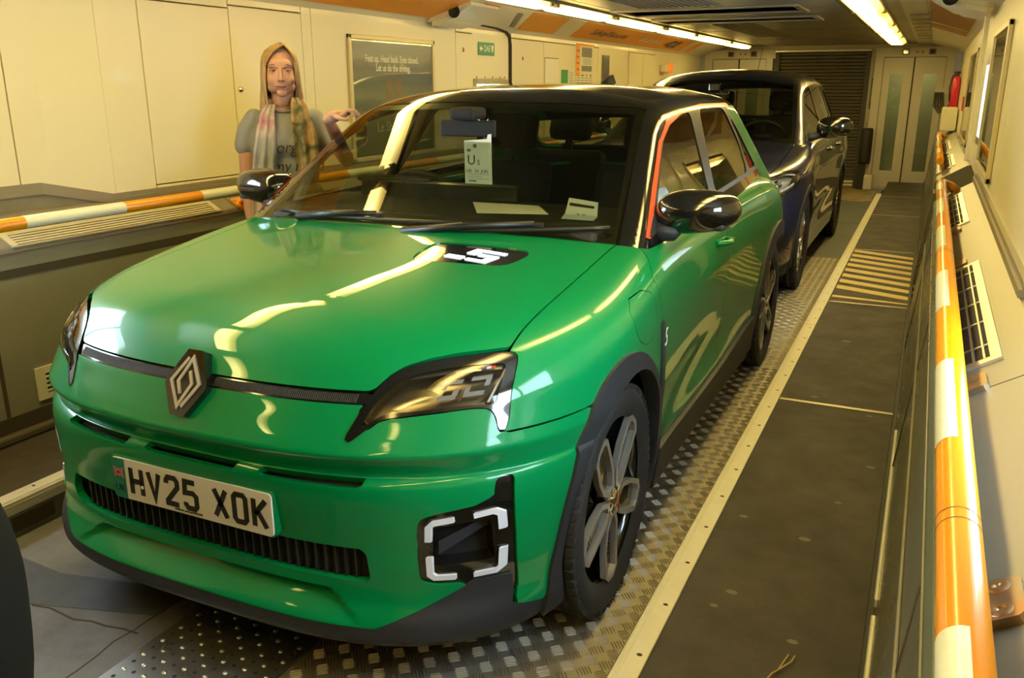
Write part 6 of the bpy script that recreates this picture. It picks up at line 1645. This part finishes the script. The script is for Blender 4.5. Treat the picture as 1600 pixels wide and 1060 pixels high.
for c in range(4):
    for k in range(9):
        q = MB(); q.box(.004,.005,-.235+c*.12,-.145+c*.12,-.05-k*.024,-.044-k*.024); q.build('text_line', GP, nb)
for k in range(4): text_mb('Safety', .03, lambda u,v,h: fr_(u-.207,v+.22-k*.06,h)).build('text_line', mat('indigo_print',(.05,.03,.12),.5), nb)
for k in range(4): text_mb(('Fire','Alarm','Exit','Help')[k], .028, lambda u,v,h: fr_(u-.19+k*.12,v-.02,h)).build('text_line', GP, nb)
gs, fr_ = plate('wall_sign', 'small green square sign low beside a white text sheet', 'sign', 8.24, 8.41, 1.44, 1.62, mat('sign_green2',(.04,.30,.10),.4))
ts, fr_ = plate('notice_sheet', 'small white text sheet beside the green square sign', 'notice', 8.43, 8.58, 1.42, 1.62, mat('notice_white',(.74,.72,.60),.5))
for k in range(7):
    q = MB(); q.box(.004,.005,-.055,.05,.075-k*.02,.079-k*.02); q.build('text_line', GP, ts)
mp_, fr_ = plate('grey_strip_panel', 'tall narrow grey panel on the left wall past the notice', 'panel', 9.42, 9.62, 1.2, 1.79, mat('grey_panel',(.17,.165,.17),.25,.3), th=.02)
bc = empty('beacon', (wx(-1,-.0),11.82,1.69), 'small orange warning beacon on the left wall', 'beacon')
q = MB(); q.box(0,.09,-.10,.02,-.05,.05,bev=.015); q.build('beacon_base', CREAM2, bc); q = MB(); q.box(.03,.12,.02,.14,-.06,.06,bev=.03); q.build('beacon_lens', mat('beacon_orange',(.85,.20,.01),.3,emit=(1,.22,.02),es=.5), bc)
# speaker housings under the soffits
for s, y0, y1, lab in ((-1,5.62,6.12,'cream moulded housing under the left soffit above the poster'),(1,6.0,6.72,'cream moulded housing with a dark port in the top right corner')):
    hs = empty('ceiling_housing', (wx(s,-.2),(y0+y1)/2,1.97), lab, 'housing'); w = (y1-y0)/2; d = -s
    q = MB(); P_ = [(.17*s,-.10),(.0,-.065),(-.20*s,.05),(-.20*s,.10),(.18*s,.10)]
    q.prism(P_ if s < 0 else P_[::-1], -w, w, lambda u,v,h: (u,h,v))
    b = bmesh.new(); o = q.build('housing_shell', CREAM2, hs); b.from_mesh(o.data); bmesh.ops.bevel(b, geom=list(b.edges), offset=.03, segments=4, affect='EDGES'); b.to_mesh(o.data); b.free(); smooth_obj(o, 50)
    q = MB(); q.lathe([(0,.0),(.07,.0),(.075,.006)], 20, lambda a,b_,h: (a*.6-.06*s, -w-.001-h, b_*.55-.01)); q.build('dark_port', mat('port_dark',(.012,.012,.01),.5), hs)
# bright door post, red extinguisher and fittings at the right wall
dpz = MB(); dpz.box(wx(1,-.03),wx(1,.02),7.05,7.16,.12,1.93,bev=.006); o = dpz.build('door_post', mat('post_white',(.82,.80,.74),.25,coat=.4)); tag(o, 'pale upright door post on the right wall', 'post')
ex = empty('fire_extinguisher', (.222,12.55,1.19), 'red fire extinguisher with black head at the far right', 'fire extinguisher')
q = MB(); q.lathe([(0,0),(.06,0),(.07,.02),(.07,.40),(.055,.45),(.025,.47),(0,.47)], 24, lambda a,b_,h: (a,b_,h)); q.build('cylinder', mat('extinguisher_red',(.62,.02,.05),.3,coat=.5), ex)
q = MB(); q.lathe([(.028,.46),(.03,.52),(.0,.53)],16, lambda a,b_,h: (a,b_,h)); q.box(-.05,.05,-.015,.015,.50,.53,bev=.006); q.build('valve_head', mat('black_cap',(.02,.015,.02),.4), ex)
q = MB(); q.tube([(0,0,.5),(-.07,-.03,.46),(-.09,-.03,.3),(-.07,-.02,.1)], .012, 8); q.build('hose', CLAD, ex)
q = MB(); q.box(-.06,.075,.06,.09,.05,.42); q.build('wall_bracket', STEEL, ex); ex.scale = (.75,.75,.85)
hs = empty('cable_bundle', (.12,13.9,1.2), 'bundle of dark looped hoses beside the right end door', 'hose')
for k in range(4):
    q = MB(); q.tube([(-.12+k*.03,0,.18),(-.12+k*.035,-.03,0),(-.05+k*.03,-.05,-.09+k*.015),(.05+k*.01,-.05,-.06+k*.03),(.10,-.03,.05+k*.04)], .016, 10); q.build('hose', mat('hose_grey',(.12,.11,.09),.4), hs)
q = MB(); q.box(-.13,.13,.0,.05,.16,.24); q.build('hose_clamp', STEEL, hs)
bx_ = empty('equipment_box', (.17,11.9,.96), 'pale equipment box on the far end of the right shelf', 'box')
q = MB(); q.box(-.07,.09,-.35,.35,0,.26,bev=.01); q.build('box_body', CREAM2, bx_); q = MB(); q.box(-.074,-.069,-.30,.30,.03,.23); q.build('box_lid', CREAM, bx_)
rs = MB(); rs.box(.262,.272,10.2,10.42,1.22,1.36); o = rs.build('wall_sign', mat('red_sign',(.55,.03,.03),.4)); tag(o,'small red sign on the right wall near the end','sign')
# notices beside the right end door
nt_, = (empty('safety_notice', (-.79,13.985,1.36), 'blue edged safety notice left of the right end door', 'notice'),)
q = MB(); q.box(-.06,.06,-.008,.0,-.21,.21); q.build('panel', mat('notice_navy',(.06,.07,.10),.5), nt_)
for k,c in enumerate(((.62,.62,.6),(.60,.60,.58),(.62,.6,.55))):
    q = MB(); q.box(-.05,.05,-.010,-.008,-.12+k*.105,-.03+k*.105); q.build('sheet', mat('sheet_%d'%k,c,.5), nt_)
q = MB(); q.box(.0,.04,-.012,-.010,.12,.17); q.build('orange_mark', ORANGE, nt_)
n2 = empty('safety_notice', (-.80,13.985,1.05), 'square white notice with an orange mark beside the end door', 'notice')
q = MB(); q.box(-.07,.06,-.008,.0,-.09,.09); q.build('panel', WHITE, n2); q = MB(); q.box(-.04,.035,-.010,-.008,-.06,.07); q.build('orange_mark', mat('mark_orange',(.75,.16,.02),.5), n2)
cy_ = empty('buffer_cylinder', (-.82,13.80,.22), 'dark upright cylinder on a grey block beside the shutter', 'cylinder')
q = MB(); q.lathe([(0,.16),(.075,.16),(.08,.2),(.08,.62),(.07,.66),(0,.66)],20,lambda a,b_,h:(a,b_,h)); q.build('cylinder_body', mat('cyl_dark',(.02,.018,.016),.6), cy_)
q = MB(); q.box(-.08,.02,-.05,.05,-.21,.16); q.build('cylinder_stem', mat('cyl_dark',(.02,.018,.016),.6), cy_)
q = MB(); q.box(.02,.14,-.07,.09,-.21,.0,bev=.01); q.build('block', STEEL, cy_)
bp = MB(); bp.box(-.70,-.64,13.9,13.975,.65,.85); 
# loose twig on the walkway
tw = MB(); tw.tube([(-.205,1.78,.123),(-.185,1.84,.128),(-.175,1.86,.126),(-.150,1.90,.130),(-.145,1.93,.128)],.0022,6); tw.tube([(-.175,1.86,.126),(-.160,1.93,.128)],.0018,6); o = tw.build('twig', mat('twig_straw',(.45,.33,.14),.7)); tag(o,'pale bent twig lying on the dark walkway','twig')

# ------------------------------------------------------------------ papers in the green car
tk = empty('parking_ticket', (XC+.055,YF+1.47,1.20), 'white hanging ticket printed U 5 and UK 24 JUN', 'ticket')
PAPER = mat('paper', (.82,.84,.78), .7)
q = MB(); q.prism([(-.055,-.083),(.057,-.083),(.054,.098),(.040,.096),(.036,.080),(-.058,.072)][::-1], 0, .0008, lambda u,v,h: (u,h,v)); q.build('ticket_sheet', PAPER, tk)
ft = lambda u,v,h: (u,-.0006-h,v)
text_mb('U', .050, lambda u,v,h: ft(u-.028,v+.002,h), depth=.0005).build('ticket_print', BLACK, tk)
text_mb('5', .026, lambda u,v,h: ft(u+.002,v-.006,h), depth=.0005).build('ticket_print', BLACK, tk)
text_mb('UK  24  JUN', .0175, lambda u,v,h: ft(u-.004,v-.037,h), depth=.0005).build('ticket_print', BLACK, tk)
for z,w in ((-.048,.045),(-.056,.03),(-.064,.045)):
    q = MB(); q.box(-.045,-.045+2*w,-.0011,-.0007,z-.0007,z+.0007); q.build('ticket_line', GP, tk)
q = MB(); q.box(-.040,-.008,-.0011,-.0007,-.0745,-.0705); q.build('ticket_line', BLACK, tk)
q = MB(); q.box(-.020,-.006,-.0011,-.0007,.048,.061); q.box(-.046,-.030,-.0011,-.0007,.034,.043); q.build('ticket_mark', GP, tk)
pp_ = MB(); pp_.prism([(-.165,-.155),(.16,-.17),(.115,.17),(-.155,.20)], 0, .001, lambda u,v,h: (u,v,h)); 
def dash_paper(name, pts, c, m, label, cat):
    q = MB(); cx = sum(p[0] for p in pts)/len(pts); cy = sum(p[1] for p in pts)/len(pts); q.prism([(x-cx,y-cy) for x,y in pts], 0, .001, lambda u,v,h: (u,v,h)); o = q.build(name, m, loc=(XC+cx,YF+cy,c)); tag(o,label,cat); return o,cx,cy
dash_paper('paper_sheet', [(.123,1.325),(.367,1.40),(.245,1.595),(-.03,1.585)], 1.0315, PAPER, 'plain white sheet lying on the dashboard behind the windscreen', 'paper')
cd_ = empty('tax_card', (XC+.51,YF+1.34,1.031), 'folded printed card at the passenger end of the dashboard', 'card')
fc = lambda u,v,h: (u,.0+v*.25-h,.001+v)
q = MB(); q.prism([(-.057,.0),(.060,.0),(.062,.033),(-.057,.036)][::-1], 0,.001, lambda u,v,h: (u,v*.9-.035-h,.004+v*.35)); q.build('card_lower', mat('card_grey',(.36,.42,.44),.6), cd_)
q = MB(); q.prism([(-.057,.0),(.060,-.004),(.056,.045),(-.050,.055)][::-1], 0,.001, lambda u,v,h: (u,v*.35-h,.014+v)); q.build('card_upper', mat('card_cream',(.66,.64,.50),.6), cd_)
q = MB(); q.prism([(-.045,.030),(.045,.024),(.045,.032),(-.045,.040)][::-1], .001,.0015, lambda u,v,h: (u,v*.35-h,.014+v)); q.prism([(-.018,.004),(-.004,.002),(.0,-.008),(.006,.002),(.022,.002),(.012,-.001),(.003,-.014),(-.006,-.001)][::1], .001,.002, lambda u,v,h: (u,v*.35-h,.016+v)); q.build('card_print', BLACK, cd_)
